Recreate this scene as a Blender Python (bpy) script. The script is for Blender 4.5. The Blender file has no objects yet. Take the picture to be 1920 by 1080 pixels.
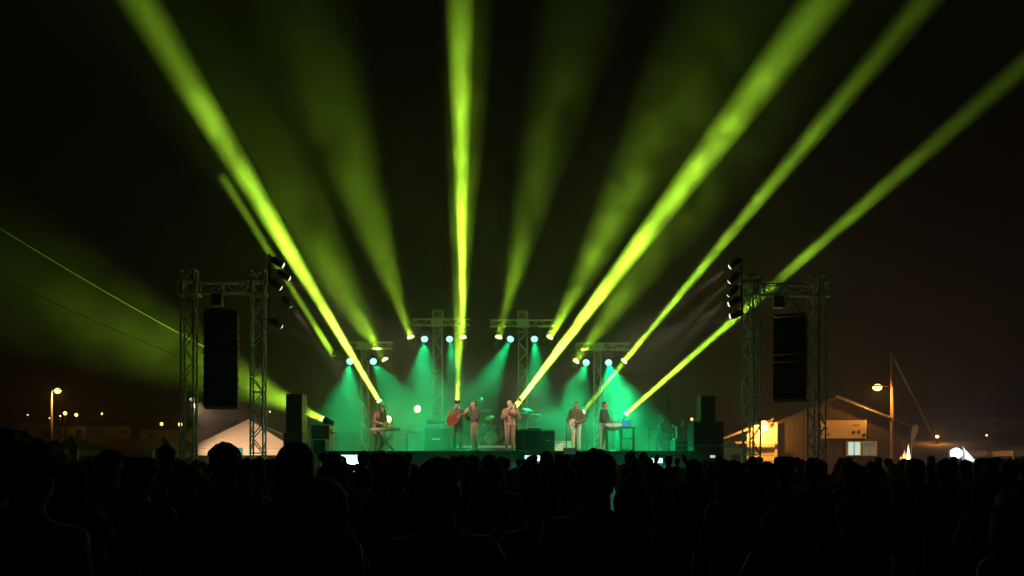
import bpy, bmesh, math, random
from mathutils import Vector, Matrix, Quaternion, noise

random.seed(11)
R = math.radians
SC = bpy.context.scene
COL = SC.collection

# ------------------------------------------------------------------ camera, night sky, exposure
FPX = 1507.0            # focal length in pixels of a 1920 px wide frame
EYE = 1.72
HOR = 862.0
cam = bpy.data.objects.new('camera', bpy.data.cameras.new('camera'))
COL.objects.link(cam)
SC.camera = cam
cam.location = (0, 0, EYE)
cam.rotation_euler = (math.pi / 2, 0, 0)
cam.data.lens = 36 * FPX / 1920
cam.data.shift_y = (HOR - 540) / 1920
cam.data.clip_start = 0.05
cam.data.clip_end = 3000

world = bpy.data.worlds.new('World')
SC.world = world
world.use_nodes = True
_bg = world.node_tree.nodes['Background']
_bg.inputs['Color'].default_value = (0.85, 0.62, 0.42, 1)     # town glow in a moonless night sky
_bg.inputs['Strength'].default_value = 0.0003

SC.view_settings.view_transform = 'Standard'
SC.view_settings.look = 'None'
SC.view_settings.exposure = 0.0
SC.view_settings.gamma = 1.0
SC.cycles.use_denoising = True
SC.cycles.use_light_tree = True
SC.cycles.volume_bounces = 1
SC.cycles.volume_step_rate = 0.25
SC.cycles.volume_max_steps = 256
SC.cycles.max_bounces = 6
SC.cycles.diffuse_bounces = 3
SC.cycles.glossy_bounces = 2
SC.cycles.sample_clamp_indirect = 4.0
SC.cycles.use_adaptive_sampling = False

LIME = (0.51, 1.0, 0.04)
TEAL = (0.0, 1.0, 0.27)
WARM = (1.0, 0.78, 0.52)
SODIUM = (1.0, 0.40, 0.07)


def P(px, py, D):
    """the point at depth D metres that stands at a place measured on the photograph"""
    return Vector(((px - 960) / FPX * D, D, EYE + (HOR - py) / FPX * D))


# ------------------------------------------------------------------ materials
MATS = {}


def mat(name, color, rough=0.6, metal=0.0, noise_amt=0.0, noise_scale=8.0, bump=0.0, emit=None, estr=0.0, spec=0.5, wave=None, coat=0.0):
    if name in MATS:
        return MATS[name]
    m = bpy.data.materials.new(name)
    m.use_nodes = True
    nt = m.node_tree
    b = nt.nodes['Principled BSDF']
    b.inputs['Base Color'].default_value = (*color, 1)
    b.inputs['Roughness'].default_value = rough
    b.inputs['Metallic'].default_value = metal
    b.inputs['Specular IOR Level'].default_value = spec
    if coat:
        b.inputs['Coat Weight'].default_value = coat
    if emit:
        b.inputs['Emission Color'].default_value = (*emit, 1)
        b.inputs['Emission Strength'].default_value = estr
        m.cycles.emission_sampling = 'NONE'
    if noise_amt or bump:
        tc = nt.nodes.new('ShaderNodeTexCoord')
        nz = nt.nodes.new('ShaderNodeTexNoise')
        nz.inputs['Scale'].default_value = noise_scale
        nz.inputs['Detail'].default_value = 6
        nt.links.new(tc.outputs['Object'], nz.inputs['Vector'])
        if noise_amt:
            mx = nt.nodes.new('ShaderNodeMix')
            mx.data_type = 'RGBA'
            mx.inputs['A'].default_value = (*[c * (1 - noise_amt) for c in color], 1)
            mx.inputs['B'].default_value = (*[min(1, c * (1 + noise_amt)) for c in color], 1)
            nt.links.new(nz.outputs['Fac'], mx.inputs['Factor'])
            nt.links.new(mx.outputs['Result'], b.inputs['Base Color'])
        if bump:
            bp = nt.nodes.new('ShaderNodeBump')
            bp.inputs['Strength'].default_value = bump
            bp.inputs['Distance'].default_value = 0.02
            nt.links.new(nz.outputs['Fac'], bp.inputs['Height'])
            nt.links.new(bp.outputs['Normal'], b.inputs['Normal'])
    MATS[name] = m
    return m


ALU = mat('aluminium', (0.80, 0.80, 0.78), 0.5, 0.2, 0.15, 12)
STEEL = mat('dark_steel', (0.10, 0.10, 0.105), 0.45, 0.8, 0.2, 10)
BLACK = mat('black_paint', (0.022, 0.022, 0.024), 0.55, 0, 0.25, 9)
BLACKCLOTH = mat('black_cloth', (0.020, 0.020, 0.021), 0.95, 0, 0.3, 25, 0.3)
GRILLE = mat('speaker_grille', (0.030, 0.030, 0.032), 0.6, 0.3, 0.3, 60, 0.4)
TOLEX = mat('amp_vinyl', (0.045, 0.045, 0.045), 0.6, 0, 0.2, 40, 0.2)
WHITE = mat('white_plastic', (0.80, 0.80, 0.77), 0.4, 0, 0.04, 6)
IVORY = mat('ivory_plastic', (0.74, 0.70, 0.58), 0.4, 0, 0.05, 6)
CASEGREY = mat('flight_case_board', (0.09, 0.09, 0.095), 0.5, 0, 0.2, 7)
CASETAN = mat('plywood', (0.42, 0.33, 0.20), 0.6, 0, 0.25, 5)
BRASS = mat('brass', (0.83, 0.62, 0.28), 0.22, 1.0)
CYMBAL = mat('cymbal_bronze', (0.80, 0.66, 0.38), 0.28, 1.0)
CHROME = mat('chrome', (0.8, 0.8, 0.8), 0.15, 1.0)
DRUM = mat('drum_shell', (0.16, 0.15, 0.14), 0.3, 0, 0.1, 5)
DRUMSKIN = mat('drum_skin', (0.72, 0.70, 0.64), 0.6)
REDWOOD = mat('red_lacquer', (0.40, 0.040, 0.030), 0.25, 0, 0.2, 5, coat=0.5)
MAPLE = mat('maple', (0.52, 0.36, 0.18), 0.4, 0, 0.2, 8)
TENT = mat('tent_canvas', (0.66, 0.56, 0.45), 0.85, 0, 0.08, 3, 0.15)
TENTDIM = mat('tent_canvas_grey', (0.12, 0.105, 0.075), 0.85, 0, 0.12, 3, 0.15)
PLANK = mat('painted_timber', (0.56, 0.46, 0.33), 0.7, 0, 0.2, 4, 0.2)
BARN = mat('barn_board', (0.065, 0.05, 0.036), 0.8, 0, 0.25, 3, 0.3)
ROOF = mat('roof_sheet', (0.025, 0.021, 0.018), 0.6, 0.2, 0.2, 3)
TRIM = mat('pale_trim', (0.60, 0.54, 0.44), 0.6, 0, 0.15, 5)
POLEWOOD = mat('pole_wood', (0.30, 0.22, 0.15), 0.85, 0, 0.3, 12, 0.4)
CABLE = mat('cable_sheath', (0.22, 0.22, 0.21), 0.6, 0, 0.1, 5)
WIRE = mat('guy_wire', (0.55, 0.5, 0.42), 0.5, 0.3, 0.1, 5)
GROUND = mat('dry_grass', (0.15, 0.12, 0.07), 0.95, 0, 0.5, 0.9, 0.6)
HILL = GROUND
HOUSEWALL = mat('house_render', (0.26, 0.24, 0.20), 0.8, 0, 0.15, 1)
SKIN = mat('skin', (0.56, 0.35, 0.26), 0.55, 0, 0.08, 14)
HAIRDARK = mat('dark_hair', (0.018, 0.013, 0.010), 0.6, 0, 0.4, 60, 0.6)
HAIRBROWN = mat('brown_hair', (0.075, 0.045, 0.026), 0.6, 0, 0.4, 60, 0.6)
HAIRGREY = mat('grey_hair', (0.5, 0.47, 0.43), 0.6, 0, 0.2, 60, 0.6)
EYE_M = mat('eye_dark', (0.02, 0.015, 0.012), 0.2)
DENIM = mat('dark_denim', (0.028, 0.034, 0.055), 0.85, 0, 0.25, 20, 0.3)
SHOE = mat('shoe_leather', (0.03, 0.025, 0.022), 0.5)

LIME_LENS = mat('lime_lens', (0.9, 0.95, 0.8), 0.2, emit=(1.0, 1.0, 0.40), estr=2.2)
TEAL_LENS = mat('teal_lens', (0.8, 0.95, 0.9), 0.2, emit=(0.36, 1.0, 0.80), estr=2.1)
WARM_LENS = mat('warm_lens', (0.9, 0.85, 0.8), 0.2, emit=(1.0, 0.80, 0.66), estr=2.2)
SODIUM_GLASS = mat('sodium_glass', (0.9, 0.8, 0.6), 0.2, emit=(1.0, 0.62, 0.17), estr=3.6)
WHITE_GLASS = mat('cold_white_glass', (0.9, 0.9, 0.9), 0.2, emit=(0.80, 0.88, 1.0), estr=7.0)
BAR_GLASS = mat('led_bar_glass', (0.9, 0.95, 0.95), 0.2, emit=(0.62, 1.0, 0.92), estr=1.6)
SCREEN_TEAL = mat('phone_screen', (0.02, 0.02, 0.02), 0.1, emit=(0.06, 0.42, 0.28), estr=0.9)
SCREEN_BLUE = mat('laptop_screen', (0.02, 0.02, 0.02), 0.1, emit=(0.05, 0.15, 0.7), estr=0.8)
WINDOW_LIT = mat('lit_window_glass', (0.5, 0.55, 0.5), 0.1, emit=(0.55, 0.85, 0.72), estr=0.9)
WINDOW_DIM = mat('dim_window_glass', (0.4, 0.45, 0.4), 0.1, 0, .5, 6, emit=(0.22, 0.36, 0.30), estr=0.22)


# ------------------------------------------------------------------ mesh helpers
class MB:
    def __init__(self):
        self.v, self.f, self.sm = [], [], []

    def _add(self, vs, fs, smooth=False):
        n = len(self.v)
        self.v += [tuple(a) for a in vs]
        self.f += [tuple(i + n for i in f) for f in fs]
        self.sm += [smooth] * len(fs)
        return self

    def box(self, c, s, rot=None, taper=(1, 1)):
        c = Vector(c)
        h = Vector(s) / 2
        vs = []
        for z in (-1, 1):
            for x, y in ((-1, -1), (1, -1), (1, 1), (-1, 1)):
                p = Vector((x * h.x, y * h.y, z * h.z))
                if z > 0:
                    p.x *= taper[0]
                    p.y *= taper[1]
                if rot is not None:
                    p = rot @ p
                vs.append(c + p)
        return self._add(vs, [(3, 2, 1, 0), (4, 5, 6, 7), (0, 1, 5, 4), (1, 2, 6, 5), (2, 3, 7, 6), (3, 0, 4, 7)])

    def tube(self, a, b, r0, r1=None, n=8, caps=True):
        a, b = Vector(a), Vector(b)
        r1 = r0 if r1 is None else r1
        d = (b - a).normalized()
        u = d.orthogonal().normalized()
        w = d.cross(u)
        vs = []
        for p, r in ((a, r0), (b, r1)):
            for k in range(n):
                t = 2 * math.pi * k / n
                vs.append(p + (u * math.cos(t) + w * math.sin(t)) * r)
        self._add(vs, [(k, (k + 1) % n, n + (k + 1) % n, n + k) for k in range(n)], True)
        if caps:
            self._add(vs[:n], [tuple(reversed(range(n)))])
            self._add(vs[n:], [tuple(range(n))])
        return self

    def path(self, pts, r, n=6):
        for a, b in zip(pts[:-1], pts[1:]):
            self.tube(a, b, r, r, n, False)
        return self

    def lathe(self, c, axis, prof, n=14):
        """prof: list of (distance along axis, radius)"""
        c = Vector(c)
        d = Vector(axis).normalized()
        u = d.orthogonal().normalized()
        w = d.cross(u)
        vs, fs = [], []
        for t, r in prof:
            for k in range(n):
                a = 2 * math.pi * k / n
                vs.append(c + d * t + (u * math.cos(a) + w * math.sin(a)) * max(r, 1e-4))
        for i in range(len(prof) - 1):
            for k in range(n):
                fs.append((i * n + k, i * n + (k + 1) % n, (i + 1) * n + (k + 1) % n, (i + 1) * n + k))
        fs.append(tuple(reversed(range(n))))
        fs.append(tuple((len(prof) - 1) * n + k for k in range(n)))
        return self._add(vs, fs, True)

    def ball(self, c, r, n=12, m=8, rot=None):
        c = Vector(c)
        r = Vector((r, r, r)) if isinstance(r, (int, float)) else Vector(r)
        vs, fs = [], []
        for i in range(m + 1):
            ph = math.pi * i / m
            for k in range(n):
                t = 2 * math.pi * k / n
                p = Vector((math.sin(ph) * math.cos(t) * r.x, math.sin(ph) * math.sin(t) * r.y, math.cos(ph) * r.z))
                if rot is not None:
                    p = rot @ p
                vs.append(c + p)
        for i in range(m):
            for k in range(n):
                fs.append((i * n + k, (i + 1) * n + k, (i + 1) * n + (k + 1) % n, i * n + (k + 1) % n))
        return self._add(vs, fs, True)

    def prism(self, outline, axis_vec):
        """closed outline of points pushed along axis_vec"""
        a = [Vector(p) for p in outline]
        b = [p + Vector(axis_vec) for p in a]
        n = len(a)
        self._add(a + b, [tuple(range(n)), tuple(reversed(range(n, 2 * n)))] +
                  [((k + 1) % n, k, n + k, n + (k + 1) % n) for k in range(n)])
        return self

    def mesh(self, name, m):
        me = bpy.data.meshes.new(name)
        me.from_pydata(self.v, [], self.f)
        me.polygons.foreach_set('use_smooth', self.sm)
        me.materials.append(m)
        bm = bmesh.new()
        bm.from_mesh(me)
        bmesh.ops.remove_doubles(bm, verts=bm.verts, dist=1e-5)
        bmesh.ops.recalc_face_normals(bm, faces=bm.faces)
        bm.to_mesh(me)
        bm.free()
        return me

    def build(self, name, m, parent=None, loc=None):
        return link(name, self.mesh(name, m), parent, loc)


def link(name, data, parent=None, loc=None):
    o = bpy.data.objects.new(name, data)
    COL.objects.link(o)
    if parent is not None:
        o.parent = parent
    if loc is not None:
        o.location = loc
    return o


def tag(o, label, cat, group=None, kind=None):
    if label:
        o['label'] = label
    if cat:
        o['category'] = cat
    if group:
        o['group'] = group
    if kind:
        o['kind'] = kind
    return o


def thing(name, label, cat, loc=(0, 0, 0), rz=0.0, group=None):
    o = bpy.data.objects.new(name, None)
    o.empty_display_size = 0.2
    COL.objects.link(o)
    o.location = loc
    o.rotation_euler = (0, 0, rz)
    return tag(o, label, cat, group)


def lamp(kind, parent, loc, direction=None, power=100, color=(1, 1, 1), radius=0.1, spread=10, blend=0.9):
    l = bpy.data.lights.new('lamp_light', kind)
    l.color = color
    l.energy = power
    if kind == 'AREA':
        l.shape = 'DISK'
        l.size = 2 * radius
        l.spread = R(spread)
    elif kind == 'SPOT':
        l.spot_size = R(spread)
        l.spot_blend = blend
        l.shadow_soft_size = radius
    else:
        l.shadow_soft_size = radius
    o = bpy.data.objects.new('lamp_light', l)
    COL.objects.link(o)
    o.location = loc
    if direction is not None:
        o.rotation_euler = Vector(direction).to_track_quat('-Z', 'Y').to_euler()
    o.parent = parent
    return o


# ------------------------------------------------------------------ ground and hills
def terrain_h(x, y):
    def ss(a, b, t):
        t = max(0, min(1, (t - a) / (b - a)))
        return t * t * (3 - 2 * t)
    far = ss(95, 215, y)
    h = far * (9.5 + 0.02 * x + 1.6 * noise.noise(Vector((x * 0.017, y * 0.012, 3.1))))
    h += ss(60, 160, abs(x)) * ss(60, 160, y) * 1.5
    h += 0.05 * noise.noise(Vector((x * 0.35, y * 0.35, 0)))
    return h - 0.03


def make_ground():
    nx, ny = 130, 120
    vs, fs = [], []
    for j in range(ny + 1):
        y = -15 + 440 * (j / ny) ** 1.35
        for i in range(nx + 1):
            t = i / nx * 2 - 1
            x = 320 * (abs(t) ** 1.4) * (1 if t > 0 else -1)
            vs.append((x, y, terrain_h(x, y)))
    for j in range(ny):
        for i in range(nx):
            a = j * (nx + 1) + i
            fs.append((a, a + 1, a + nx + 2, a + nx + 1))
    me = bpy.data.meshes.new('ground')
    me.from_pydata(vs, [], fs)
    me.polygons.foreach_set('use_smooth', [True] * len(fs))
    me.materials.append(GROUND)
    o = link('ground', me)
    o['kind'] = 'structure'


make_ground()

# ------------------------------------------------------------------ stage
DECK = 2.0
STX0, STX1, STY0, STY1 = -6.1, 6.1, 25.4, 35.0


def make_stage():
    st = thing('stage', 'black concert stage deck with dark skirt panels behind the crowd', 'stage', (0, STY0, 0))
    nx, ny = 6, 5
    w, d = (STX1 - STX0) / nx, (STY1 - STY0) / ny
    dm = MB().box((0, 0, 0), (w - 0.012, d - 0.012, 0.12)).mesh('deck_panel', BLACK)
    for i in range(nx):
        for j in range(ny):
            link('deck_panel', dm, st, (STX0 + (i + .5) * w, (j + .5) * d, DECK - 0.06))
    # pleated skirt, one panel per bay
    for i in range(nx):
        b = MB()
        x0 = STX0 + i * w + 0.01
        k = 24
        vs, fs = [], []
        for q in range(k + 1):
            x = x0 + (w - 0.02) * q / k
            y = 0.05 + (0.03 if q % 2 else -0.012)
            vs += [(x, y, 0.02), (x, y, DECK - 0.125)]
        for q in range(k):
            fs.append((2 * q, 2 * q + 2, 2 * q + 3, 2 * q + 1))
        b._add(vs, fs, True)
        b.build('skirt_panel', mat('skirt_cloth', (.075, .078, .075), .9, 0, .3, 12, .3), st)
    lm = MB().tube((0, 0, 0.0), (0, 0, DECK - 0.121), 0.03, n=8).mesh('leg', ALU)
    for i in range(nx + 1):
        for j in range(0, ny + 1):
            link('leg', lm, st, (max(STX0 + .1, min(STX1 - .1, STX0 + i * w)), min(STY1 - STY0 - .1, j * d + 0.25), 0))
    return st


make_stage()


# ------------------------------------------------------------------ trusses
_tm = {}


def bar_mesh(name, length, r, n=6):
    k = (name, round(length, 3), r)
    if k not in _tm:
        _tm[k] = MB().tube((0, 0, 0), (0, 0, length), r, n=n).mesh(name, ALU)
    return _tm[k]


def bar(name, a, b, r, parent, n=6):
    a, b = Vector(a), Vector(b)
    d = b - a
    o = link(name, bar_mesh(name, d.length, r, n), parent, a)
    o.rotation_mode = 'QUATERNION'
    o.rotation_quaternion = d.to_track_quat('Z', 'Y')
    return o


def lattice(root, a, b, size, chord_r=0.028, brace_r=0.017, bay=0.45, up=Vector((0, -1, 0)), zig=True):
    """four chords and their diagonals from a to b, each a sub-part of root"""
    a, b = Vector(a), Vector(b)
    d = (b - a)
    L = d.length
    d.normalize()
    u = (up - d * up.dot(d)).normalized()
    w = d.cross(u)
    h = size / 2 - chord_r
    cs = [u * h + w * h, u * h - w * h, -u * h - w * h, -u * h + w * h]
    for c in cs:
        bar('chord', a + c, b + c, chord_r, root, 8)
    n = max(2, round(L / bay))
    for k in range(n):
        p0, p1 = a + d * (L * k / n), a + d * (L * (k + 1) / n)
        for f in range(4):
            c0, c1 = cs[f], cs[(f + 1) % 4]
            if (k + f // 2) % 2:
                c0, c1 = c1, c0
            bar('brace', p0 + c0, p1 + c1, brace_r, root)
        if k % 4 == 0:
            for f in range(4):
                bar('brace', p0 + cs[f] + d * .02, p0 + cs[(f + 1) % 4] + d * .02, brace_r, root)


def mast(root, x, y, height, size=0.42, yaw=0.0, sleeve_z=None):
    """one truss mast: base plate with chords, braces, sleeve block and head"""
    b = MB()
    rot = Matrix.Rotation(yaw, 3, 'Z')
    b.box((x, y, 0.04), (0.9, 0.9, 0.06), rot)
    m = b.build('truss_mast', STEEL, root)
    up = rot @ Vector((0, -1, 0))
    lattice(m, (x, y, 0.08), (x, y, height), size, up=up)
    # head: open frame on top
    hb = MB()
    for z in (height + 0.02, height - 0.28):
        s = size / 2
        pts = [rot @ Vector((sx * s, sy * s, 0)) + Vector((x, y, z)) for sx, sy in ((-1, -1), (1, -1), (1, 1), (-1, 1))]
        for k in range(4):
            hb.tube(pts[k], pts[(k + 1) % 4], 0.022)
    for p in pts:
        hb.tube(p, p + Vector((0, 0, .3)), 0.022)
    hb.build('head_frame', ALU, m)
    if sleeve_z:
        sb = MB()
        s = size / 2 + 0.06
        for z in (sleeve_z - 0.2, sleeve_z + 0.2):
            pts = [rot @ Vector((sx * s, sy * s, 0)) + Vector((x, y, z)) for sx, sy in ((-1, -1), (1, -1), (1, 1), (-1, 1))]
            for k in range(4):
                sb.tube(pts[k], pts[(k + 1) % 4], 0.026)
        for sx, sy in ((-1, -1), (1, -1), (1, 1), (-1, 1)):
            p = rot @ Vector((sx * s, sy * s, 0)) + Vector((x, y, sleeve_z))
            sb.tube(p - Vector((0, 0, .2)), p + Vector((0, 0, .2)), 0.026)
        sb.box(Vector((x, y, sleeve_z)) + rot @ Vector((-s * .5, -s - .02, 0)), (0.09, 0.03, 0.34), rot)
        sb.build('sleeve_block', ALU, m)
    return m


TD = 24.0           # depth of the two loudspeaker towers


def make_pa_rig(pxa, pxb, top_py, cross_py, yaw, label, daz):
    a, b = P(pxa, HOR, TD), P(pxb, HOR, TD + daz)
    zt = P(0, top_py, TD).z
    zc = P(0, cross_py, TD).z
    r = thing('speaker_tower', label, 'truss tower', (0, 0, 0), 0, 'goalpost loudspeaker towers beside the stage')
    mast(r, a.x, a.y, zt, yaw=yaw, sleeve_z=zc)
    mast(r, b.x, b.y, zt, yaw=yaw, sleeve_z=zc)
    ha, hb = Vector((a.x, a.y, zc)), Vector((b.x, b.y, zc))
    d = (hb - ha).normalized()
    s = MB().box((ha + hb) / 2, (0.05, 0.05, 0.42), Matrix.Rotation(math.atan2(d.y, d.x), 3, 'Z')).build('cross_beam', ALU, r)
    lattice(s, ha + d * .27, hb - d * .27, 0.36, 0.024, 0.014, 0.36, up=Vector((0, 0, 1)))
    # chain hoist over the hang
    mid = (ha + hb) / 2
    h = MB().box(mid + Vector((-.18, 0, -0.36)), (.3, .24, .34)).tube(mid + Vector((-.18, 0, -.2)), mid + Vector((-.18, 0, .0)), .02)
    h.build('chain_hoist', BLACK, r)
    return r, mid, d


rigL, midL, dL = make_pa_rig(354, 484, 508, 540, R(4), 'goalpost truss tower holding a loudspeaker hang beside the pale canvas tent', 0.0)
rigR, midR, dR = make_pa_rig(1409, 1531, 519, 544, R(38), 'goalpost truss tower holding a loudspeaker hang in front of the lamp-lit barn', 0.0)


def line_array(mid, px, top_py, bot_py, yaw, label, n=11, chain_to=None):
    top = P(px, top_py, TD)
    ht = (bot_py - top_py) / FPX * TD / n
    t = thing('line_array', label, 'loudspeaker', (top.x, mid.y, top.z), yaw, 'hanging loudspeaker arrays')
    fr = MB().box((0, 0, 0.06), (0.86, 0.5, 0.06))
    for sx in (-.3, .3):
        fr.tube((sx, 0, .08), (sx * .15, 0, max(.3, mid.z - top.z - .2)), 0.014)
    fr.build('rigging_frame', STEEL, t)
    y, z, ang = 0.0, 0.0, 0.0
    for k in range(n):
        ang = -R(0.25 * k * k / 4)
        rot = Matrix.Rotation(ang, 3, 'X')
        b = MB().box((0, 0, -ht / 2), (0.92, 0.56, ht - 0.022), rot)
        c = b.build('cabinet', BLACK, t, (0, y, z))
        g = MB()
        for sx in (-.30, .30):
            g.box(rot @ Vector((sx, -.30, -ht / 2)), (.27, .035, ht - .05), rot)
        g.box(rot @ Vector((0, -.295, -ht / 2)), (.22, .025, ht - .05), rot)
        g.build('grille', GRILLE, c)
        for sx in (-.475, .475):
            q = MB().box(rot @ Vector((sx, -.12, -ht / 2)), (.028, .07, ht * .7), rot)
            q.box(rot @ Vector((sx, .03, -ht / 2)), (.022, .26, ht * .25), rot)
            q.box(rot @ Vector((sx, .18, -ht / 2)), (.028, .07, ht * .5), rot)
            q.build('rigging_bracket', ALU, c)
        step = rot @ Vector((0, 0, -ht))
        y += step.y
        z += step.z
    return t


line_array(midL, 415, 588, 766, R(16), 'tall black loudspeaker hang in the tower beside the pale canvas tent')
line_array(midR, 1482, 596, 752, R(-24), 'tall black loudspeaker hang in the tower before the barn')


def t_tower(cx, x0, x1, cross_py, top_py, D, label, size=0.40):
    zc = P(0, cross_py, D).z
    zt = P(0, top_py, D).z
    x = P(cx, 0, D).x
    r = thing('lighting_tower', label, 'lighting tower', (0, 0, 0), 0, 'T-shaped lighting towers behind the band')
    b = MB().box((x, D, DECK + .03), (0.9, 0.9, 0.05))
    m = b.build('truss_mast', STEEL, r)
    lattice(m, (x, D, DECK + .06), (x, D, zt), size, 0.024, 0.015, 0.42)
    hb = MB()
    for z in (zt + .02, zt - .3):
        s = size / 2
        pts = [Vector((x + sx * s, D + sy * s, z)) for sx, sy in ((-1, -1), (1, -1), (1, 1), (-1, 1))]
        for k in range(4):
            hb.tube(pts[k], pts[(k + 1) % 4], 0.022)
    for p in pts:
        hb.tube(p, p + Vector((0, 0, .32)), 0.022)
    hb.build('head_frame', ALU, m)
    xa, xb = P(x0, 0, D).x, P(x1, 0, D).x
    yy = D - size / 2 - 0.16
    c = MB().box((x, yy + .0, zc), (0.5, 0.04, 0.34)).build('cross_beam', ALU, r)
    lattice(c, (xa, yy, zc), (xb, yy, zc), 0.29, 0.022, 0.013, 0.34, up=Vector((0, 0, 1)))
    return r


TB = 33.0
t_tower(821, 776, 882, 607, 584, TB, 'taller T-shaped truss lighting tower behind the red guitar player')
t_tower(980, 920, 1040, 609, 586, TB, 'taller T-shaped truss lighting tower behind the horn player')
t_tower(684, 652, 738, 650, 640, TB, 'lower T-shaped truss lighting tower behind the long-haired keyboard player', 0.32)
t_tower(1120, 1078, 1178, 652, 644, TB, 'lower T-shaped truss lighting tower behind the players in pale trousers', 0.32)


# ------------------------------------------------------------------ stage lights
def moving_head(pos, target, label, lens_m, color, power, spread, hung=True, r=0.12, kind='AREA', stand=0.0, group='beam lights', body=1.0, name='moving_head_light'):
    pos, target = Vector(pos), Vector(target)
    d = (target - pos).normalized()
    pos = pos - d * .2
    up = 1.0 if hung else -1.0
    root = thing(name, label, 'stage light', pos + Vector((0, 0, up * .36)), 0, group)
    o = Vector((0, 0, -up * .36))            # head centre in the thing's space
    s = body
    MB().box((0, 0, -up * .05), (.30 * s, .26 * s, .12)).build('base', BLACK, root)
    if hung:
        MB().box((0, 0, .06), (.05, .05, .10)).tube((-.03, 0, .13), (.03, 0, .13), .04).build('clamp', STEEL, root)
    side = Vector((d.y, -d.x, 0))
    side = side.normalized() if side.length > .05 else Vector((1, 0, 0))
    rotz = Matrix.Rotation(math.atan2(side.y, side.x), 3, 'Z')
    y = MB()
    for sg in (-1, 1):
        y.box(o + side * sg * (.19 * s) + Vector((0, 0, up * .12)), (.05, .09, .32), rotz)
    y.box(Vector((0, 0, -up * .13)), (.43 * s, .12, .05), rotz)
    y.build('yoke', BLACK, root)
    h = MB().lathe(o, d, [(-.26 * s, .06 * s), (-.24 * s, .12 * s), (-.05 * s, .145 * s), (.10 * s, r + .03), (.17, r + .03), (.172, r + .005)], 14)
    hd = h.build('head', BLACK, root)
    MB().lathe(o, d, [(.15, r), (.205, r), (.24, r * .87), (.262, r * .5), (.27, .01)], 14).build('lens', lens_m, hd)
    if kind == 'AREA' and spread < 9.5:
        lamp('SPOT', root, o + d * .285, d, power * SPK / max(spread, 2.5), color, 0.0, spread, .28)
        lamp(kind, root, o + d * .29, d, power * .9, color, r * .85, spread * .85)
    else:
        lamp(kind, root, o + d * .285, d, power, color, r if kind == 'AREA' else 0.06, spread)
    if stand:
        b = MB()
        z1 = .36
        b.box((0, 0, z1 - stand / 2 - .36), (.42, .42, stand - .01))
        b.build('plinth', BLACK, root)
    return root


BP = 420.0
SPK = 3600.0
# (photo x, y, aim x, aim y, aim depth, power factor, spread, label)
hung_beams = [
    (630, 674, 408, 316, 120.0, 0.55, 1.3, 'hung beam light at the outer end of the low truss behind the keyboard player'),
    (722, 674, 530, 350, 30.0, .85, 30, 'hung beam light at the inner end of the low truss behind the keyboard player'),
    (770, 632, 675, 350, 30.0, .8, 21, 'hung beam light at the outer end of the high truss behind the red guitar'),
    (868, 632, 862, 0, 27.0, 2.2, 5.4, 'hung beam light throwing the tall vertical beam from the high truss'),
    (935, 632, 1005, 350, 30.0, 0.42, 17, 'hung beam light nearest the vertical beam on the truss behind the horn player'),
    (1031, 632, 1165, 380, 30.0, .75, 20, 'hung beam light at the outer end of the truss behind the horn player'),
    (1080, 677, 1250, 430, 30.0, 0.34, 23, 'hung beam light at the inner end of the low truss behind the white-trousered player'),
    (1170, 677, 1735, 0, 27.0, 0.60, 4.4, 'hung beam light at the outer end of the low truss behind the white-trousered player'),
]
FD = TB - 0.36
for (px, py, ax, ay, aD, f, sp, lb) in hung_beams:
    moving_head(P(px, py, FD), P(ax, ay, aD), lb, LIME_LENS, LIME, BP * f, sp, r=.145, group='hung lime beam lights')

floor_beams = [
    (711, 752, 31.0, 262, 0, 25.0, 2.0, 5.6, 'floor beam light glowing just above the long-haired keyboard player'),
    (857, 765, 31.6, 868, 380, 29.6, 0.28, 9.0, 'floor beam light behind the red guitar player shooting straight up'),
    (966, 763, 30.6, 1545, 0, 24.5, 2.2, 5.6, 'floor beam light behind the horn player throwing the broad beam'),
    (1093, 772, 31.2, 1170, 679, 31.0, 0.16, 2.5, 'floor beam light between the two players in pale trousers'),
    (1174, 776, 31.0, 1905, 135, 27.0, 0.45, 3.2, 'floor beam light behind the laptop table'),
]
for (px, py, D, ax, ay, aD, f, sp, lb) in floor_beams:
    pos = P(px, py, D)
    moving_head(pos, P(ax, ay, aD), lb, LIME_LENS, LIME, BP * f, sp, hung=False, r=0.10,
                stand=pos.z - .36 - DECK - .02, group='floor lime beam lights')

teal_washes = [
    (656, 678, 646, 810, 29.0, 1.0, 34, 'teal wash light under the crossing of the big beam and the low truss'),
    (700, 678, 770, 800, 29.0, 0.8, 34, 'teal wash light beside the mast of the low truss behind the keyboard player'),
    (796, 636, 797, 800, 29.0, 1.2, 36, 'teal wash light on the outer arm of the high truss behind the red guitar'),
    (843, 636, 868, 800, 29.0, 0.6, 26, 'teal wash light close beside the foot of the vertical beam'),
    (957, 636, 880, 790, 29.0, 0.9, 26, 'teal wash light slanting inward from the truss behind the horn player'),
    (1002, 636, 1012, 800, 29.0, 0.9, 26, 'teal wash light shining straight down behind the horn player'),
    (1099, 680, 1060, 800, 29.0, 0.9, 34, 'smaller teal wash light on the low truss behind the pale-trousered players'),
    (1141, 680, 1165, 800, 29.3, 1.9, 42, 'brightest teal wash light with a halo on the low truss'),
]
WP = 8500.0
for (px, py, ax, ay, aD, f, sp, lb) in teal_washes:
    moving_head(P(px, py, FD - .05), P(ax, ay, aD), lb, TEAL_LENS, TEAL, WP * f, sp, r=0.135, kind='SPOT', group='teal wash lights', name='wash_light')


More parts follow.
